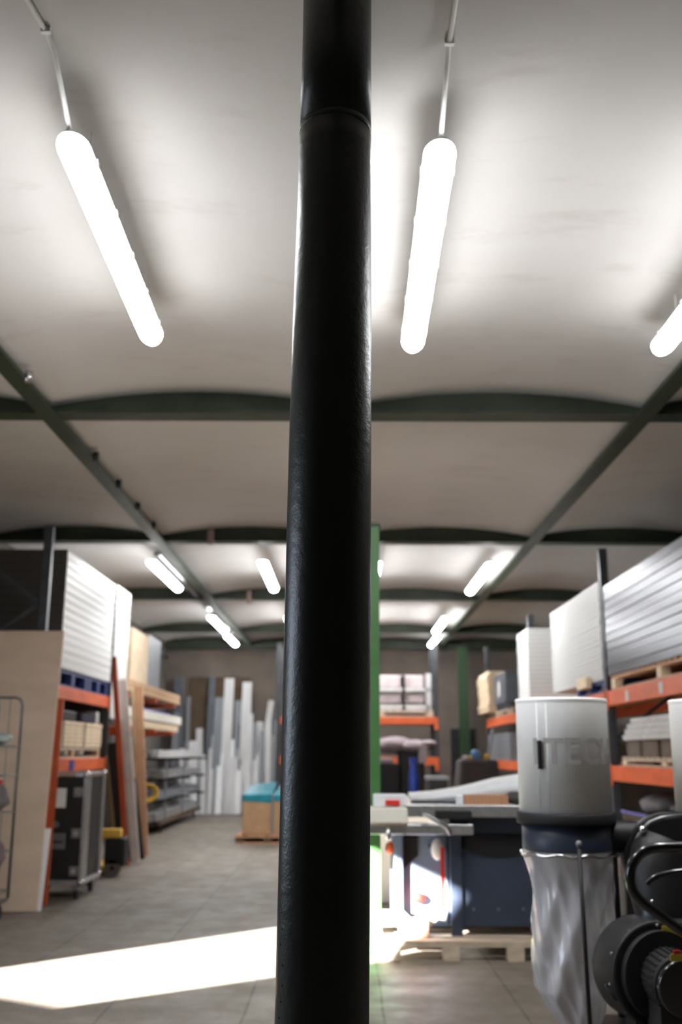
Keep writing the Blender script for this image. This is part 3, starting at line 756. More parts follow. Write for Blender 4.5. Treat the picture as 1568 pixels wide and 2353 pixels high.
for i, (b0, t0_, ty, w_, m, lb) in enumerate(BL):
    j = i % 3 if i < 18 else 3+(i % 2)
    Yb = 26.12-0.08*j; Yt = 26.42-0.055*j
    p1 = at(t0_, ty, Yt); xb = xat(b0, 1870, Yb)
    MBx = MB().bar((xb, Yb, 0.0), (p1.x, Yt, p1.z), w_/2340*26.2, 0.05)
    tag(MBx.build('leaning_board', m, None, 0.004), lb, 'board', 'boards standing against the far end wall')

# teal wrapped crates
cx0, cx1, cy0, cy1 = xat(556, 1900, 17.7), -0.75, 17.7, 18.9
pallet(cx0-0.1, cx1, cy0-0.05, cy1, 0, 'wooden pallet under the teal wrapped crates', TANW, BROWN)
zc_ = zat(1828, 17.7, 600)
for (a, b, lb) in ((cx0, cx0+0.5, 'tan crate with teal film top, left one on the pallet'), (cx0+0.53, cx1-0.04, 'tan crate with teal film top, half behind the big column')):
    t = thing('wrapped_crate', lb, 'crate', ((a+b)/2, 18.2, 0.144))
    MB().box(a, b, cy0, cy1-0.05, 0.144, zc_).build('box', CARD, t, 0.01)
    MB().hull8([(a-0.008, cy0-0.008, zc_-0.1), (b+0.008, cy0-0.008, zc_-0.13), (b+0.008, cy1-0.04, zc_-0.05), (a-0.008, cy1-0.04, zc_-0.05)], [(a-0.008, cy0-0.008, zc_+0.012), (b+0.008, cy0-0.008, zc_+0.03), (b+0.008, cy1-0.04, zc_+0.2), (a+0.05, cy1-0.04, zc_+0.15)]).build('film_wrap', TEAL, t, 0.02)
tag(MB().box(cx0+0.5, cx0+0.53, cy0-0.012, cy0, 0.144, zc_+0.02).box(cx0+0.5, cx0+0.53, cy0-0.012, cy1, zc_+0.013, zc_+0.02).build('strap', PROFG), 'grey strap between the two teal topped crates', 'strap')

# ------------------------------------------------------------------ back centre: frontal rack with loads
bk = thing('pallet_rack', 'orange and grey rack across the far end behind the green post', 'rack', (0.3, 22.6, 0))
bx0, bx1 = -1.45, xat(1003, 1650, 22.2)
for x in (bx0, bx1):
    for y in (22.2, 23.2):
        MB().box(x-0.05, x+0.05, y-0.05, y+0.05, 0, 3.85).build('upright', RACKG, bk)
    for k in range(5): MB().bar((x, 22.2 if k % 2 else 23.2, 0.3+0.65*k), (x, 23.2 if k % 2 else 22.2, 0.95+0.65*k), 0.03, 0.03).build('brace', RACKG, bk)
for z0, z1 in ((zat(1758, 22.2, 1000), zat(1740, 22.2, 1000)), (zat(1664, 22.2, 1000), zat(1648, 22.2, 1000))):
    for y in (22.16, 23.24):
        b = MB().box(bx0+0.05, bx1-0.05, y-0.03, y+0.03, z0, z1).build('beam', ORANGE, bk)
        MB().box(bx1-0.05, bx1+0.03, y-0.06, y-0.05 if y < 23 else y-0.045, z0-0.12, z1).build('connector', ORANGE, b)
    MB().box(bx0+0.05, bx1-0.05, 22.2, 23.2, z1-0.02, z1).build('shelf_board', CARD, bk)
zs = zat(1648, 22.2, 1000)
pallet(-0.3, bx1-0.06, 22.25, 23.2, zs, 'wooden pallet on the far frontal rack', PALW)
zs += 0.144
st = thing('foam_rack', 'white open frame holding pale rolls on the far frontal rack', 'frame', (1.3, 22.6, zs))
fxa, fxb = xat(868, 1600, 22.3), bx1-0.12; zT = zat(1552, 22.3, 950)
for x in (fxa, (fxa+fxb)/2, fxb):
    MB().box(x-0.03 if x != fxb else x-0.09, x+0.03, 22.3, 22.36, zs, zT+(0.05 if x == fxb else 0)).build('post', PROFW if x != (fxa+fxb)/2 else DGREY, st)
for z in (zs+0.05, zs+0.42):
    MB().box(fxa, fxb, 22.3, 22.38, z, z+0.07).build('rail', PROFW, st)
MB().box(fxa, fxb, 22.3, 23.1, zs, zs+0.03).build('floor_panel', PROFW, st)
for i, (x, z, r) in enumerate(((fxa+0.33, zs+0.62, 0.16), (fxb-0.4, zs+0.62, 0.16), (fxa+0.33, zs+0.25, 0.1), (fxb-0.4, zs+0.25, 0.1))):
    tag(MB().box(x-0.27, x+0.27, 22.42, 23.0, z-r+0.03, z+r).build('foam_block', mat('pale_pink_foam', (200, 186, 186), 0.9), None, 0.03),
        ('upper left', 'upper right', 'lower left', 'lower right')[i]+' pale pink foam block in the white frame', 'foam block', 'foam blocks in the white frame')

# black stack with blankets behind saw
Yk = 15.5
kx0, kx1 = xat(872, 1750, Yk), xat(985, 1750, Yk)
dr = thing('covered_stack', 'black covered stack beneath the mauve blankets behind the saw', 'stack', ((kx0+kx1)/2, Yk+0.3, 0))
zl = zat(1722, Yk, 920)
MB().box(kx0+0.3, kx1-0.06, Yk, Yk+0.6, 0.72, zl).build('upper_box', BLACK, dr, 0.04)
MB().box(kx0, kx0+0.3, Yk-0.12, Yk+0.5, 0, zat(1746, Yk-0.1, 880)-0.05).build('lower_box', RUBBER, dr, 0.03)
MB().box(kx0+0.3, kx1-0.1, Yk+0.1, Yk+0.6, 0, 0.72).build('side_box', BLACK, dr, 0.03)
for i, (px, py, sx, sz, lb) in enumerate(((905, 1712, 0.30, 0.13, 'thick mauve grey blanket bundled on the left of the black stack'), (950, 1716, 0.28, 0.11, 'mauve grey blanket folded over the right of the black stack'))):
    q = at(px, py, Yk); blob('blanket', BLANKET, (q.x, Yk+0.25, q.z), 1.0, (sx, 0.3, sz), lb, 'blanket', 11+i, amp=0.05)
q = at(985, 1708, Yk); blob('blanket', BLANKET, (q.x, Yk+0.2, q.z), 1.0, (0.14, 0.25, 0.055), 'small mauve fold sticking out right of the black stack', 'blanket', 14, amp=0.05)
q = at(972, 1735, Yk); tag(MB().hull8([(q.x-0.07, Yk-0.06, q.z-0.12), (q.x+0.05, Yk-0.06, q.z-0.12), (q.x+0.05, Yk-0.03, q.z-0.12), (q.x-0.07, Yk-0.03, q.z-0.12)], [(q.x-0.06, Yk-0.04, q.z+0.14), (q.x+0.07, Yk-0.04, q.z+0.14), (q.x+0.07, Yk-0.01, q.z+0.14), (q.x-0.06, Yk-0.01, q.z+0.14)]).build('cloth_flap', BLANKET, None, 0.01), 'mauve cloth flap hanging down the black stack', 'cloth')
q0, q1 = at(872, 1746, Yk-0.1), at(904, 1746, Yk-0.1)
tag(MB().box(q0.x, q1.x, Yk-0.12, Yk-0.02, q0.z-0.05, q0.z+0.03).build('folded_cloth', BLANKET, None, 0.02), 'small folded mauve cloth beside the green post', 'cloth')

# sheeted machine and small items behind the saw
Ym = 13.2
zf = 0.0
a0, a1, b0_, b1_ = xat(1035, 1815, Ym), xat(1160, 1815, Ym), xat(1062, 1745, Ym), xat(1148, 1745, Ym)
zt = zat(1745, Ym, 1100)
sm_ = MB(); sm_.hull8([(a0, Ym, 0), (a1, Ym, 0), (a1, Ym+0.8, 0), (a0, Ym+0.8, 0)], [(b0_, Ym+0.08, zt), (b1_, Ym+0.08, zt), (b1_, Ym+0.7, zt), (b0_, Ym+0.7, zt)])
tag(sm_.build('covered_machine', CLOTHD, None, 0.05, 4), 'machine under a dark grey cloth behind the saw table', 'covered machine')
for i, (px, w_, h_, m, nm, lb) in enumerate(((1094, 0.13, 0.12, LBLUE, 'spray_bottle', 'light blue bottle on the cloth covered machine'), (1083, 0.09, 0.045, YEL, 'tape_roll', 'small yellow roll left on the covered machine'), (1120, 0.08, 0.07, YEL, 'yellow_tin', 'small yellow tin right on the covered machine'), (1070, 0.07, 0.05, PAPER, 'white_cup', 'small white cup at the left edge of the covered machine'))):
    x = xat(px, 1740, Ym+0.2)
    o = thing(nm, lb, nm.split('_')[1], (x, Ym+0.22, zt))
    MB().lathe([(w_/2*0.9, zt), (w_/2, zt+0.01), (w_/2, zt+h_*0.7), (w_/2*0.6, zt+h_)], (x, Ym+0.22), 20).build('body', m, o)
Yd = 11.2
x = xat(951, 1790, Yd); z0 = zat(1822, Yd, 950)
tag(MB().box(x-0.5, x+0.9, Yd-0.3, Yd+0.3, 0, z0-0.04).build('work_cabinet', CREAM, None, 0.01), 'low cream cabinet behind the saw with blue bottle on it', 'cabinet')
o = thing('spray_bottle', 'blue spray bottle standing behind the saw table', 'bottle', (x, Yd, z0-0.04))
MB().lathe([(0.05, z0-0.04), (0.055, z0), (0.055, z0+0.16), (0.04, z0+0.26), (0.045, z0+0.34)], (x, Yd), 24).build('body', BLUE, o)
MB().box(x-0.045, x+0.03, Yd-0.02, Yd+0.02, z0+0.34, z0+0.37).build('spray_head', BLUE, o)
xk = xat(1003, 1800, Yd); zk = zat(1785, Yd, 1000)
o = thing('black_tool_case', 'small black case with pale lid on the cream cabinet', 'case', (xk, Yd, z0-0.04))
MB().box(xk-0.11, xk+0.11, Yd-0.15, Yd+0.15, z0-0.04, zk-0.03).build('body', BLACK, o, 0.02)
MB().box(xk-0.12, xk+0.13, Yd-0.16, Yd+0.16, zk-0.03, zk+0.01).build('lid', PROFG, o, 0.02)

# green column and dark doorway at the far end
gc = thing('steel_column', 'dark green column at the far end between the racks', 'column', (3.02, 25.7, 0), kind='thing')
MB().box(2.9, 3.14, 25.6, 25.8, 0, 4.16).build('column_section', mat('deep_green_paint', (40, 66, 40), 0.5), gc)
struct(MB().box(xat(1037, 1700, 26.5), xat(1092, 1700, 26.5), 26.52, 26.598, 0.0, zat(1675, 26.5, 1060)).build('door_2', RUBBER))

# ------------------------------------------------------------------ right rack loads
pallet(3.12, 4.2, 12.1, 13.6, 2.22, 'blue plastic pallet under the white ribbed stack on the right', BLUEP, BLUEP, None, 0.15, 'y')
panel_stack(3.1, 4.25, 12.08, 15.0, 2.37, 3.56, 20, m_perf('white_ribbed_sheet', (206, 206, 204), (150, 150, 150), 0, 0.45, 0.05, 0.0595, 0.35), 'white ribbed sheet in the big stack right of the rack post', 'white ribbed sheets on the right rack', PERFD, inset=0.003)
pallet(2.86, 3.9, 15.62, 16.6, 2.22, 'wooden pallet under the small white block stack', PALW, PALW, None, 0.12, 'y')
panel_stack(2.86, 3.75, 15.65, 16.6, 2.34, 3.42, 16, PERFW, 'white layer in the small block stack jutting into the aisle', 'white layers in the small right stack', None, inset=0.003)
pallet(3.12, 4.25, 8.2, 11.8, 2.22, 'long wooden pallet under the silver ribbed panels', TANW, PINE, None, 0.17, 'y')
panel_stack(3.1, 4.25, 7.6, 11.86, 2.39, 3.46, 11, PERFS, 'silver ribbed metal panel in the long stack at upper right', 'silver ribbed panels on the right rack', None, inset=0.004)
q = at(1320, 1567, 12.9)
tag(MB().box(3.02, 3.1, 12.65, 13.15, 2.3, 2.44).build('cardboard_piece', PINE, None, 0.01), 'small tan carton piece hanging by the blue pallet', 'carton')
# beyond
pallet(3.12, 4.2, 19.3, 22.3, 2.22, 'wooden pallet under the far timber bundle on the right', PALW, PALW, None, 0.12, 'y')
tl = 'pale plank in the strapped timber stack at the far right rack end'
t0 = None
for k in range(10):
    if t0 is None: t0 = tag(MB().box(2.98, 3.75, 21.0, 22.6, 2.345, 2.41).build('timber_plank', PINE, None, 0.006), tl, 'plank', 'planks on the far right rack')
    else:
        c = t0.copy(); COL.objects.link(c); c.location.z += 0.085*k; c.location.x += random.uniform(-0.02, 0.02)
o = thing('storage_crate', 'grey crate with a white label beside the far timber stack', 'crate', (3.4, 20.0, 2.345))
MB().box(3.08, 3.9, 19.4, 20.8, 2.45, 3.05).build('body', PROFD, o, 0.02)
MB().box(3.072, 3.08, 20.0, 20.25, 2.6, 2.9).build('label', PAPER, o)
for k in range(6): MB().box(3.1, 3.2, 19.45+0.24*k, 19.5+0.24*k, 2.34, 2.45).build('foot', PROFD, o)
tl = 'pale grey profile stacked on the far lower level of the right rack'; t0 = None
for k in range(5):
    for j in range(4):
        if t0 is None: t0 = tag(MB().box(3.12, 3.34, 19.3, 22.3, 1.37, 1.47).build('metal_profile', PROFG, None, 0.006), tl, 'profile', 'grey profiles on the far lower level')
        else:
            c = t0.copy(); COL.objects.link(c); c.location.z += 0.105*k; c.location.x += 0.23*j; c.location.y += random.uniform(-0.05, 0.05)
lean('grey_sheet', PROFG, (2.62, 20.5, 0.0), (3.0, 20.6, 2.0), 0.05, 0.14, 'dark slanted panel leaning against the far right rack end', 'panel')
# near lower level: white profile bundle, brown boxes, beige boards
pallet(3.14, 4.2, 8.6, 11.6, 1.37, 'low wooden pallet on the middle level of the right rack', PALW, PINE, None, 0.1, 'y')
for i, y in enumerate((9.7, 10.35, 10.95)):
    tag(MB().box(3.16, 3.8, y, y+0.52, 1.47, 1.64).build('brown_box', mat('brown_grey_box', (104, 90, 80), 0.8), None, 0.01), ('brown box on the middle right rack level, nearest', 'brown box on the middle right rack level, in between', 'brown box on the middle right rack level, farthest')[i], 'box', 'brown boxes on the right rack')
tl = 'white profile in the bundle above the brown boxes'; t0 = None
for k in range(4):
    for j in range(5):
        if t0 is None: t0 = tag(MB().box(3.13, 3.23, 8.3, 11.5, 1.65, 1.705).build('metal_profile', PROFW, None, 0.005), tl, 'profile', 'white profiles above the brown boxes')
        else:
            c = t0.copy(); COL.objects.link(c); c.location.z += 0.058*k; c.location.x += 0.105*j; c.location.y -= 0.12*k-random.uniform(0, 0.05)
# below lower beam: bench boards, sacks
bb = thing('low_shelf', 'brown plank shelf low down in the right rack', 'shelf', (3.6, 10, 0))
MB().box(3.15, 4.2, 8.3, 11.8, 0.8, 0.86).build('top', BROWN, bb)
MB().box(3.14, 3.16, 8.3, 11.8, 0.86, 0.885).build('front_strip', PURPLE, bb)
for y in (8.4, 10.0, 11.7): MB().box(3.2, 3.3, y-0.05, y+0.05, 0, 0.8).build('leg', BROWN, bb)
MB().box(3.16, 3.2, 8.3, 11.8, 0.45, 0.78).build('front_panel', mat('dull_brown_card', (100, 88, 74), 0.8), bb)
blob('grey_sack', mat('pale_grey_sack', (120, 118, 122), 0.8, var=0.3, bump=0.5, bscale=25), (3.5, 11.2, 0.97), 1.0, (0.3, 0.4, 0.13), 'pale grey sack lying low in the right rack', 'sack', 21, amp=0.04)
blob('dark_sack', DGREY, (3.55, 10.3, 0.96), 1.0, (0.3, 0.4, 0.11), 'dark grey sack lying low in the right rack', 'sack', 22, amp=0.04)
tag(MB().box(2.95, 3.1, 9.0, 9.5, 0, 0.34).build('carton', CARD, None, 0.01), 'tan carton on the floor before the right rack', 'carton')
tag(MB().box(2.62, 3.0, 10.0, 10.5, 0, 0.5).build('brown_crate', mat('pinkish_crate', (118, 104, 98), 0.7), None, 0.02), 'pinkish grey crate on the floor behind the dust collector', 'crate')
tag(MB().box(2.55, 2.75, 9.6, 9.8, 0, 0.42).build('black_canister', RUBBER, None, 0.03), 'black canister on the floor behind the dust collector', 'canister')

# ------------------------------------------------------------------ saw on its pallet
YS = 7.95
sp_ = thing('pallet', 'large wooden pallet carrying the panel saw', 'pallet', (1.3, YS+0.75, 0))
for i, y in enumerate((YS+0.06, YS+0.75, YS+1.44)):
    for j, x in enumerate((0.36, 0.80, 1.28, 1.76, 2.28)):
        MB().box(x-0.062, x+0.062, y-0.06, y+0.06, 0, 0.1).build('block', PALW, sp_, 0.004)
    MB().box(0.3, 2.34, y-0.06, y+0.06, 0.1, 0.122).build('stringer', PALW, sp_)
for k in range(9):
    y = YS+0.05+0.175*k
    MB().box(0.3, 2.34, y-0.05, y+0.06, 0.122, 0.144).build('deck_board', PALW, sp_, 0.002)
ZP = 0.144
saw = thing('panel_saw', 'slate blue sliding table saw with steel table on a pallet', 'table saw', (1.1, 8.6, ZP))
yc = 8.28
sx0 = xat(905, 1950, yc); sx1 = xat(1030, 1950, yc); sx2 = xat(1240, 1950, yc)
zl0 = zat(2132, yc, 960); zl1 = zat(1905, yc, 960)
cb = MB().box(sx0, sx1, yc+0.02, yc+0.6, zl0, zl1).build('left_cabinet', SAWL, saw, 0.012)
MB().box(sx0, sx0+0.07, yc-0.05, yc+0.02, zl0+0.1, zl1).build('left_rim', SAWL, cb, 0.01)
MB().prism([(sx0+0.08, zl1-0.01), (sx0+0.19, zl1-0.03), (sx0+0.19, zl1-0.2), (sx0+0.08, zl1-0.3)], 'y', yc+0.008, yc+0.02).build('recess_panel', BLACK, cb)
MB().box(sx0+0.28, sx0+0.36, yc+0.01, yc+0.02, zl1-0.14, zl1-0.115).build('vent_slot', RUBBER, cb)
MB().sphere((xat(962, 2062, yc), yc-0.02, zat(2062, yc, 962)), 0.045, 18, (1.2, 0.8, 0.9)).build('red_knob', RED, cb)
zr0 = zat(2125, yc, 1100)
mc = MB().box(sx1+0.005, sx2, yc-0.1, yc+0.75, zr0, zl1-0.02).build('main_cabinet', SAWD, saw, 0.012)
MB().box(sx1+0.005, sx1+0.09, yc-0.13, yc-0.1, ZP, zl1-0.03).build('front_leg', SAWD, saw)
MB().box(sx2-0.1, sx2, yc-0.1, yc-0.02, ZP, zr0).box(sx2-0.1, sx2, yc+0.65, yc+0.74, ZP, zr0).box(sx1+0.01, sx1+0.09, yc+0.65, yc+0.74, ZP, zr0).build('leg', SAWD, saw)
xe = xat(1145, 1930, yc-0.1); ze = zat(1917, yc-0.1, 1145)
poly = [(xe+0.36*math.cos(a), ze+0.17*math.sin(a)) for a in [PI+PI*i/24 for i in range(25)]]
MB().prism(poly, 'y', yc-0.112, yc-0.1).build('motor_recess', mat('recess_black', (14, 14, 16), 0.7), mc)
for px in (1089, 1146, 1203):
    q = at(px, 2089, yc-0.1); MB().cyl((q.x, yc-0.106, q.z), (q.x, yc-0.1, q.z), 0.012, n=14).build('bolt', STEEL, mc)
q = at(1012, 1952, yc-0.05)
hw = MB().sphere((q.x-0.02, yc-0.04, q.z), 0.075, 20, (0.7, 0.5, 1.1)).build('white_hand_wheel', WHITEP, saw)
MB().box(q.x+0.0, q.x+0.028, yc-0.08, yc-0.06, q.z-0.42, q.z+0.02).build('red_strip', RED, saw)
q = at(899, 1948, yc); MB().sphere((q.x-0.01, yc-0.02, q.z), 0.045, 18, (0.8, 0.8, 1.1)).build('orange_button', mat('orange_plastic', (240, 110, 60), 0.4), saw)
# tables
zt1 = zat(1850, YS, 1000)
MB().box(sx1-0.05, sx2+0.45, yc-0.15, yc+0.8, zt1-0.075, zt1-0.025).build('main_table', TABLE, saw, 0.006)
MB().box(sx1+0.0, sx2+0.3, yc-0.14, yc+0.76, zl1-0.02, zt1-0.075).build('table_web', SAWD, saw)
MB().box(xat(930, 1870, YS), sx2+0.5, YS+0.02, YS+0.24, zt1-0.09, zt1).build('front_rail', ALU, saw, 0.006)
MB().box(-0.38, xat(938, 1870, YS-0.05), YS-0.05, YS+0.3, zt1-0.13, zt1-0.02).build('sliding_table', CREAM, saw, 0.01)
MB().box(-0.38, sx0+0.6, YS+0.02, YS+0.2, zt1-0.22, zt1-0.14).build('sliding_beam', ALU, saw, 0.01)
q0, q1 = at(1000, 1873, YS), at(1085, 1873, YS)
MB().box(q0.x, q1.x, YS-0.02, YS+0.02, q0.z-0.03, q0.z+0.035).build('black_clamp', RUBBER, saw, 0.01)
q0, q1 = at(985, 1875, YS-0.05), at(1028, 1900, YS-0.1)
MB().tube([tuple(at(966, 1868, YS-0.04)), tuple(q0), tuple(q1), tuple(at(1035, 1915, YS-0.06))], 0.018).build('crank_arm', STEEL, saw)
MB().tube([tuple(at(893, 1900, YS+0.02)), tuple(at(893, 1915, YS)), tuple(at(891, 1930, YS-0.01))], 0.02).build('adjuster', CHROME, saw)
# plastic hose wrap under the left cabinet
hs = MB().tube([tuple(at(915, 2100, yc-0.08)), tuple(at(940, 2122, yc-0.1)), tuple(at(975, 2125, yc-0.1)), tuple(at(1005, 2100, yc-0.08)), tuple(at(1028, 2106, yc-0.1))], 0.045, 14)
hs.build('dust_hose', WHITEP, saw)
tag(MB().box(xat(918, 2160, YS+0.15), xat(986, 2160, YS+0.15), YS+0.12, YS+0.3, ZP, ZP+0.125).build('wood_block', mat('red_brown_wood', (150, 112, 92), 0.7, var=0.2, vscale=20, stretch=(4, 1, 0.4)), None, 0.005), 'brown wood block under the saw cabinet on the pallet', 'block')
zq = zt1+0.0
# things on the table
o = thing('fence_unit', 'white saw fence block with a red switch near the column', 'saw fence', (xat(895, 1840, YS+0.15), YS+0.15, zq-0.02))
xa, xb = xat(858, 1840, YS+0.1), xat(935, 1840, YS+0.1)
MB().box(xa, xb, YS+0.1, YS+0.22, zq-0.02, zat(1825, YS+0.1, 900)).build('body', WHITEB, o, 0.012)
MB().box(xat(886, 1843, YS+0.08), xat(920, 1843, YS+0.08), YS+0.07, YS+0.1, zat(1851, YS+0.08, 900), zat(1838, YS+0.08, 900)).build('red_switch', RED, o, 0.008)
# white boards lying across table, warped upward to the right
wb = MB(); pts = [(945, 1857, 1833), (1000, 1855, 1829), (1060, 1852, 1820), (1100, 1845, 1811), (1150, 1840, 1798), (1215, 1836, 1788), (1300, 1830, 1784)]
Yw = YS+0.32
vs = []
zb_ = [zt1+0.02, zt1+0.02, zt1+0.025, zt1+0.03, zt1+0.04, zt1+0.06, zt1+0.07]
for (px, pyb, pyt), zb in zip(pts, zb_):
    x = xat(px, pyt, Yw); zt = zat(pyt, Yw, px); vs += [(x, Yw, zb), (x, Yw, zt), (x, Yw+0.35, zt+0.03), (x, Yw+0.35, zb)]
fs = [(0, 1, 2, 3)]
for i in range(len(pts)-1):
    for k in range(4): fs.append((4*i+k, 4*i+(k+1) % 4, 4*i+4+(k+1) % 4, 4*i+4+k))
m_ = 4*(len(pts)-1); fs.append((m_+3, m_+2, m_+1, m_))
wb.add(vs, fs, True)
tag(wb.build('white_cover_sheet', WHITEB), 'white sheet rising to the right across the saw table', 'sheet')
xa, xb = xat(945, 1855, YS+0.26), xat(1060, 1855, YS+0.26)
tag(MB().box(xa, xb, YS+0.25, YS+0.31, zt1+0.0, zt1+0.022).build('rip_fence', SAWD, None, 0.004), 'dark slate fence bar lying before the white sheet', 'fence bar')
xa, xb = xat(1068, 1845, YS+0.1), xat(1168, 1845, YS+0.1)
n = 11; wdt = (xb-xa)/n
tl = 'short tan offcut in the row on the saw table'; t0 = None
for k in range(n):
    if t0 is None: t0 = tag(MB().box(xa, xa+wdt*0.94, YS+0.06, YS+0.2, zt1, zt1+0.075).build('timber_offcut', TANW, None, 0.003), tl, 'offcut', 'tan offcuts on the saw table')
    else:
        c = t0.copy(); COL.objects.link(c); c.location.x += wdt*k; c.location.y += random.uniform(-0.01, 0.01)
tag(MB().box(xat(1050, 1845, YS+0.1), xa-0.01, YS+0.08, YS+0.2, zt1, zt1+0.07).build('white_block', WHITEB, None, 0.006), 'white block at the left end of the tan offcuts', 'block')
q = at(1185, 1838, YS+0.15); blob('dark_rag', CLOTHD, (q.x, YS+0.15, zt1+0.05), 1.0, (0.09, 0.08, 0.048), 'dark crumpled rag beside the tan offcuts', 'rag', 31, amp=0.06)

# ------------------------------------------------------------------ dust collector in the right foreground
DX, DY, DR = xat(1295, 1750, 5.75), 5.75, 0.252
dc = thing('dust_collector', 'twin drum dust collector with clear bag and black fan at right', 'dust collector', (DX+0.45, DY, 0))
def drum(cx, first):
    rf = lambda a, z: 1+0.0022*math.cos(90*a)
    MB().lathe([(DR*0.9, 1.795), (DR*0.985, 1.79), (DR, 1.775), (DR, 1.19)], (cx, DY), 360, rf).build('filter_drum', FILT, dc)
    MB().lathe([(DR*1.0, 1.775), (DR*1.012, 1.785), (DR*1.0, 1.8), (DR*0.9, 1.803)], (cx, DY), 72, caps=False).build('top_rim', FILT, dc)
    b = MB().lathe([(DR*1.06, 1.13), (DR*1.07, 1.14), (DR*1.07, 1.18), (DR*1.04, 1.19)], (cx, DY), 72).build('black_ring', RUBBER, dc)
    MB().lathe([(DR*0.95, 0.99), (DR*0.96, 1.0), (DR*0.96, 1.13)], (cx, DY), 72).build('lower_ring', SAWD, dc)
    return b
drum(DX, True)
DX2 = xat(1551, 1750, DY)+DR
drum(DX2, False)
va = math.atan2(CAM_LOC.y-DY, CAM_LOC.x-DX)     # direction from the drum to the viewer's side of the room
def ang(px): return va+math.asin(max(-0.99, min(0.99, (px-1295)/103.0)))
def on_drum(a, z, r=DR): return Vector((DX+r*math.cos(a), DY+r*math.sin(a), z))
a = ang(1247); MB().bar(on_drum(a, 1.57, DR+0.012), on_drum(a, 1.42, DR+0.012), 0.02, 0.024).build('clasp', RUBBER, dc)
for px_ in (1241, 1262):
    a = ang(px_); MB().cyl(on_drum(a, 1.775, DR-0.001), on_drum(a, 1.19, DR-0.001), 0.0035, n=12).build('seam', FILT, dc)
# wrapped lettering
def letters():
    lt = MB(); zc = (zat(1697, 5.5, 1300)+zat(1756, 5.5, 1300))/2; hh = 0.14
    for ch, px in (('I', 1236), ('T', 1275), ('E', 1317), ('C', 1357), ('H', 1386)):
        cu = bpy.data.curves.new('t', 'FONT'); cu.body = ch; cu.size = 1; cu.offset = 0.028; cu.resolution_u = 6
        to = bpy.data.objects.new('t', cu); COL.objects.link(to)
        dg = bpy.context.evaluated_depsgraph_get(); me = to.evaluated_get(dg).to_mesh()
        import bmesh
        bm = bmesh.new(); bm.from_mesh(me)
        bmesh.ops.triangulate(bm, faces=bm.faces); bmesh.ops.subdivide_edges(bm, edges=bm.edges, cuts=5, use_grid_fill=True)
        bm.verts.ensure_lookup_table(); vs = [v.co.copy() for v in bm.verts]; fs = [tuple(v.index for v in f.verts) for f in bm.faces]; bm.free()
        x0 = min(v.x for v in vs); x1 = max(v.x for v in vs); y0 = min(v.y for v in vs); y1 = max(v.y for v in vs)
        s = hh/(y1-y0); a0 = ang(px) if ch != 'H' else ang(1357)+0.47
        out = []
        for v in vs:
            u = (v.x-(x0+x1)/2)*s*0.92/DR; out.append(on_drum(a0+u, zc+((v.y-y0)*s-hh/2), DR+0.0028))
        to.evaluated_get(dg).to_mesh_clear(); bpy.data.objects.remove(to); bpy.data.curves.remove(cu)
        lt.add(out, fs)
    return lt
letters().build('lettering', LETTER, dc)
# bag
def bag(cx, seed, hwf=None):
    mb = MB(); n = 120; R = random.Random(seed); rows = []
    key = [(1.005, -0.24, 0.24), (0.96, -0.245, 0.245), (0.9, -0.225, 0.245), (0.8, -0.205, 0.24), (0.6, -0.215, 0.225), (0.4, -0.215, 0.20), (0.28, -0.20, 0.18), (0.18, -0.14, 0.155), (0.09, -0.07, 0.12), (0.05, -0.03, 0.09)]
    Z = []
    for i in range(len(key)-1):
        for k in range(8):
            f = k/8; Z.append(tuple(key[i][j]*(1-f)+key[i+1][j]*f for j in range(3)))
    Z.append(key[-1])
    for z, l, r in Z:
        c0 = (l+r)/2; hw = (r-l)/2; row = []
        dep = max(0.03, min(0.225, hw*0.95))
        for k in range(n):
            a = 2*PI*k/n
            am = min(1.0, (1.0-z)*6)
            fold = 0.06*math.sin(5*a+3.5*math.sin(z*4+seed))+0.05*(1-2*abs(math.sin(4.5*a-6*z+seed)))+0.03*(1-2*abs(math.sin(8*a+9*z)))
            q = 1+am*(fold-0.04)*(0.6 if abs(math.cos(a)) > 0.9 else 1.0)
            row.append(Vector((cx+c0+hw*q*math.cos(a), DY+dep*q*math.sin(a), z+0.004*math.sin(9*a))))
        rows.append(row)
    for row in rows: mb.v += row
    for i in range(len(rows)-1):
        for k in range(n):
            mb.f.append((i*n+k, i*n+(k+1) % n, (i+1)*n+(k+1) % n, (i+1)*n+k)); mb.sm.append(True)
    mb.f.append(tuple((len(rows)-1)*n+k for k in range(n))); mb.sm.append(False)
    b = mb.build('collection_bag', BAG, dc)
    MB().tube([(cx+0.25*math.cos(2*PI*k/48), DY+0.25*math.sin(2*PI*k/48), 0.975+0.006*math.sin(5*k)) for k in range(48)], 0.009, 8, closed=True).build('band', CHROME, b)
bag(DX, 2); bag(DX2, 5)
# support rod in front, with small knob
r0, r1 = at(1331, 1945, 5.46), at(1357, 2353, 5.46)
MB().cyl((r1.x, 5.46, 0.05), (r0.x, 5.46, r0.z), 0.011, n=12).build('support_rod', DGREY, dc)
MB().sphere((r0.x, 5.46, r0.z+0.012), 0.018, 12).build('rod_knob', STEEL, dc)
# base frame with castors
MB().box(DX+0.1, DX2+0.2, 5.0, 6.0, 0.08, 0.105).build('base_plate', mat('dark_base_enamel', (56, 50, 46), 0.5), dc)
for x in (DX+0.16, DX2+0.1):
    for y in (5.08, 5.92):
        MB().cyl((x-0.018, y, 0.04), (x+0.018, y, 0.04), 0.04).build('castor', RUBBER, dc)
for x in (DX+0.3, DX2-0.3):
    MB().box(x-0.02, x+0.02, 5.93, 5.97, 0.105, 1.15).build('leg', DGREY, dc)
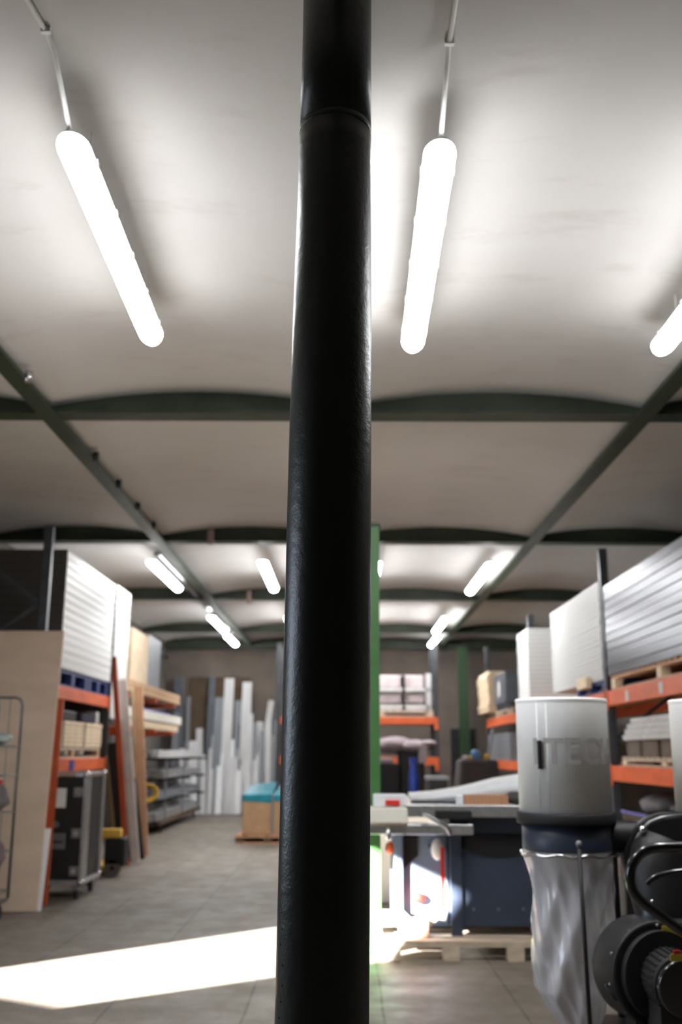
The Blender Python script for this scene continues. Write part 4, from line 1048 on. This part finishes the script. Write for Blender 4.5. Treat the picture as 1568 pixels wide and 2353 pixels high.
# cross duct between the drums, drooping between them
xm = (DX+DX2)/2
pts = []
for i in range(13):
    f = i/12; x = DX+0.2+(DX2-DX-0.4)*f; pts.append((x, DY-0.02, 1.04-0.0*math.sin(PI*f)+0.02))
MB().tube(pts, 0.085, 24).build('cross_duct', DGREY, dc)
hb = MB()
q = [(at(1530, 1925, 5.45), 0.13), (at(1520, 1960, 5.45), 0.15), (at(1508, 2010, 5.42), 0.15), (at(1520, 2060, 5.4), 0.15), (at(1530, 2120, 5.38), 0.14), (at(1528, 2160, 5.36), 0.12)]
hb.tube([tuple(a) for a, r in q], [r for a, r in q], 28)
hb.build('outlet_duct', DGREY, dc)
# disc shaped impeller housing behind (upper right)
a = at(1552, 1985, 5.6)
MB().cyl((a.x, 5.62, a.z), (a.x, 5.72, a.z), 0.26, n=64).build('duct_collar', DGREY, dc, 0.01)
q = at(1478, 1907, 5.4); MB().sphere(tuple(q), 0.022, 14).build('clamp_bolt', CHROME, dc)
MB().tube([tuple(at(1478, 1905, 5.41)), tuple(at(1495, 1890, 5.41)), tuple(at(1520, 1880, 5.42)), tuple(at(1568, 1874, 5.42))], 0.012, 10).build('clamp_band', STEEL, dc)
# fan volute and motor
fcx = at(1490, 2228, 5.25)
fv = MB().cyl((fcx.x-0.03, 5.36, fcx.z), (fcx.x+0.02, 5.14, fcx.z), 0.238, n=72).build('fan_housing', DGREY, dc, 0.012)
MB().box(fcx.x+0.02, fcx.x+0.42, 5.14, 5.36, fcx.z+0.02, fcx.z+0.235).build('housing_outlet', DGREY, dc, 0.01)
MB().cyl((fcx.x+0.02, 5.14, fcx.z), (fcx.x+0.03, 5.1, fcx.z), 0.2, n=60).build('housing_plate', RUBBER, dc)
mcx = at(1555, 2258, 4.95)
mt = MB().cyl((mcx.x, 5.12, mcx.z), (mcx.x, 4.84, mcx.z), 0.125, n=48)
for k in range(28):
    a = 2*PI*k/28; mt.bar((mcx.x+0.127*math.cos(a), 5.08, mcx.z+0.127*math.sin(a)), (mcx.x+0.127*math.cos(a), 4.9, mcx.z+0.127*math.sin(a)), 0.004, 0.014)
mt.build('motor', RUBBER, dc)
MB().cyl((mcx.x, 4.845, mcx.z), (mcx.x, 4.8, mcx.z), 0.13, 0.12, n=48).build('motor_cover', BLKG, dc)
MB().box(mcx.x-0.1, mcx.x+0.1, 4.88, 5.1, 0.105, mcx.z-0.09).build('motor_foot', RUBBER, dc)
MB().box(fcx.x-0.1, fcx.x-0.02, 5.16, 5.34, 0.105, fcx.z-0.12).build('fan_foot', DGREY, dc)
for k in range(10):
    a = 2*PI*k/10+0.2; MB().sphere((fcx.x-0.0+0.222*math.cos(a), 5.137, fcx.z+0.222*math.sin(a)), 0.008, 8).build('bolt', STEEL, dc)
s0, s1 = at(1522, 2128, 5.13), at(1575, 2156, 5.13)
MB().box(s0.x, s1.x, 5.128, 5.139, s1.z, s0.z).build('yellow_label', YELS, dc)
s0, s1 = at(1540, 2192, 4.8), at(1578, 2208, 4.8)
MB().box(s0.x, s1.x, 4.79, 4.8, s1.z, s0.z).build('warning_label', YELS, dc)
s0, s1 = at(1547, 2183, 4.8), at(1562, 2192, 4.8)
MB().box(s0.x, s1.x, 4.79, 4.8, s1.z, s0.z).build('red_mark', RED, dc)
q = at(1497, 2118, 5.2); MB().cyl((q.x, 5.24, q.z-0.1), (q.x, 5.24, q.z+0.06), 0.03, n=16).build('damper_post', SAWD, dc)
for dx, dz in ((-0.03, 0.03), (0.0, 0.05), (0.03, 0.03), (0.02, 0.06)):
    MB().sphere((q.x+dx, 5.23, q.z+0.03+dz), 0.009, 8).build('bolt', CHROME, dc)
MB().tube([tuple(at(1428, 2262, 5.2)), tuple(at(1392, 2264, 5.15)), tuple(at(1398, 2275, 5.12)), tuple(at(1418, 2300, 5.1))], 0.006, 8).build('wire_stay', RUBBER, dc)
# push handles
Yh = 4.75
def smooth(pts, n=6):
    out = []
    P = [pts[0]]+pts+[pts[-1]]
    for i in range(1, len(P)-2):
        for k in range(n):
            t = k/n; a, b, c, d = (Vector(p) for p in P[i-1:i+3])
            out.append(0.5*((2*b)+(c-a)*t+(2*a-5*b+4*c-d)*t*t+(3*b-a-3*c+d)*t**3))
    out.append(Vector(pts[-1])); return out
hp = [tuple(at(x, y, Yh)) for x, y in ((1660, 1944), (1568, 1946), (1500, 1949), (1468, 1966), (1450, 2000), (1453, 2042), (1475, 2072), (1520, 2105), (1568, 2140), (1640, 2185))]
MB().tube(smooth(hp), 0.0225, 18).build('push_handle', BLKG, dc)
hp = [tuple(at(x, y, Yh+0.15)) for x, y in ((1486, 2032), (1505, 2016), (1535, 2007), (1568, 2002), (1640, 1996))]
MB().tube(smooth(hp), 0.013, 14).build('hose_stub', BLKG, dc)

# floor bits under the machine
tag(MB().box(1.35, 1.56, 5.0, 5.5, 0, 0.05).build('brown_offcut', mat('reddish_board', (122, 84, 66), 0.7), None, 0.004), 'reddish brown board on the floor by the clear bag', 'board')
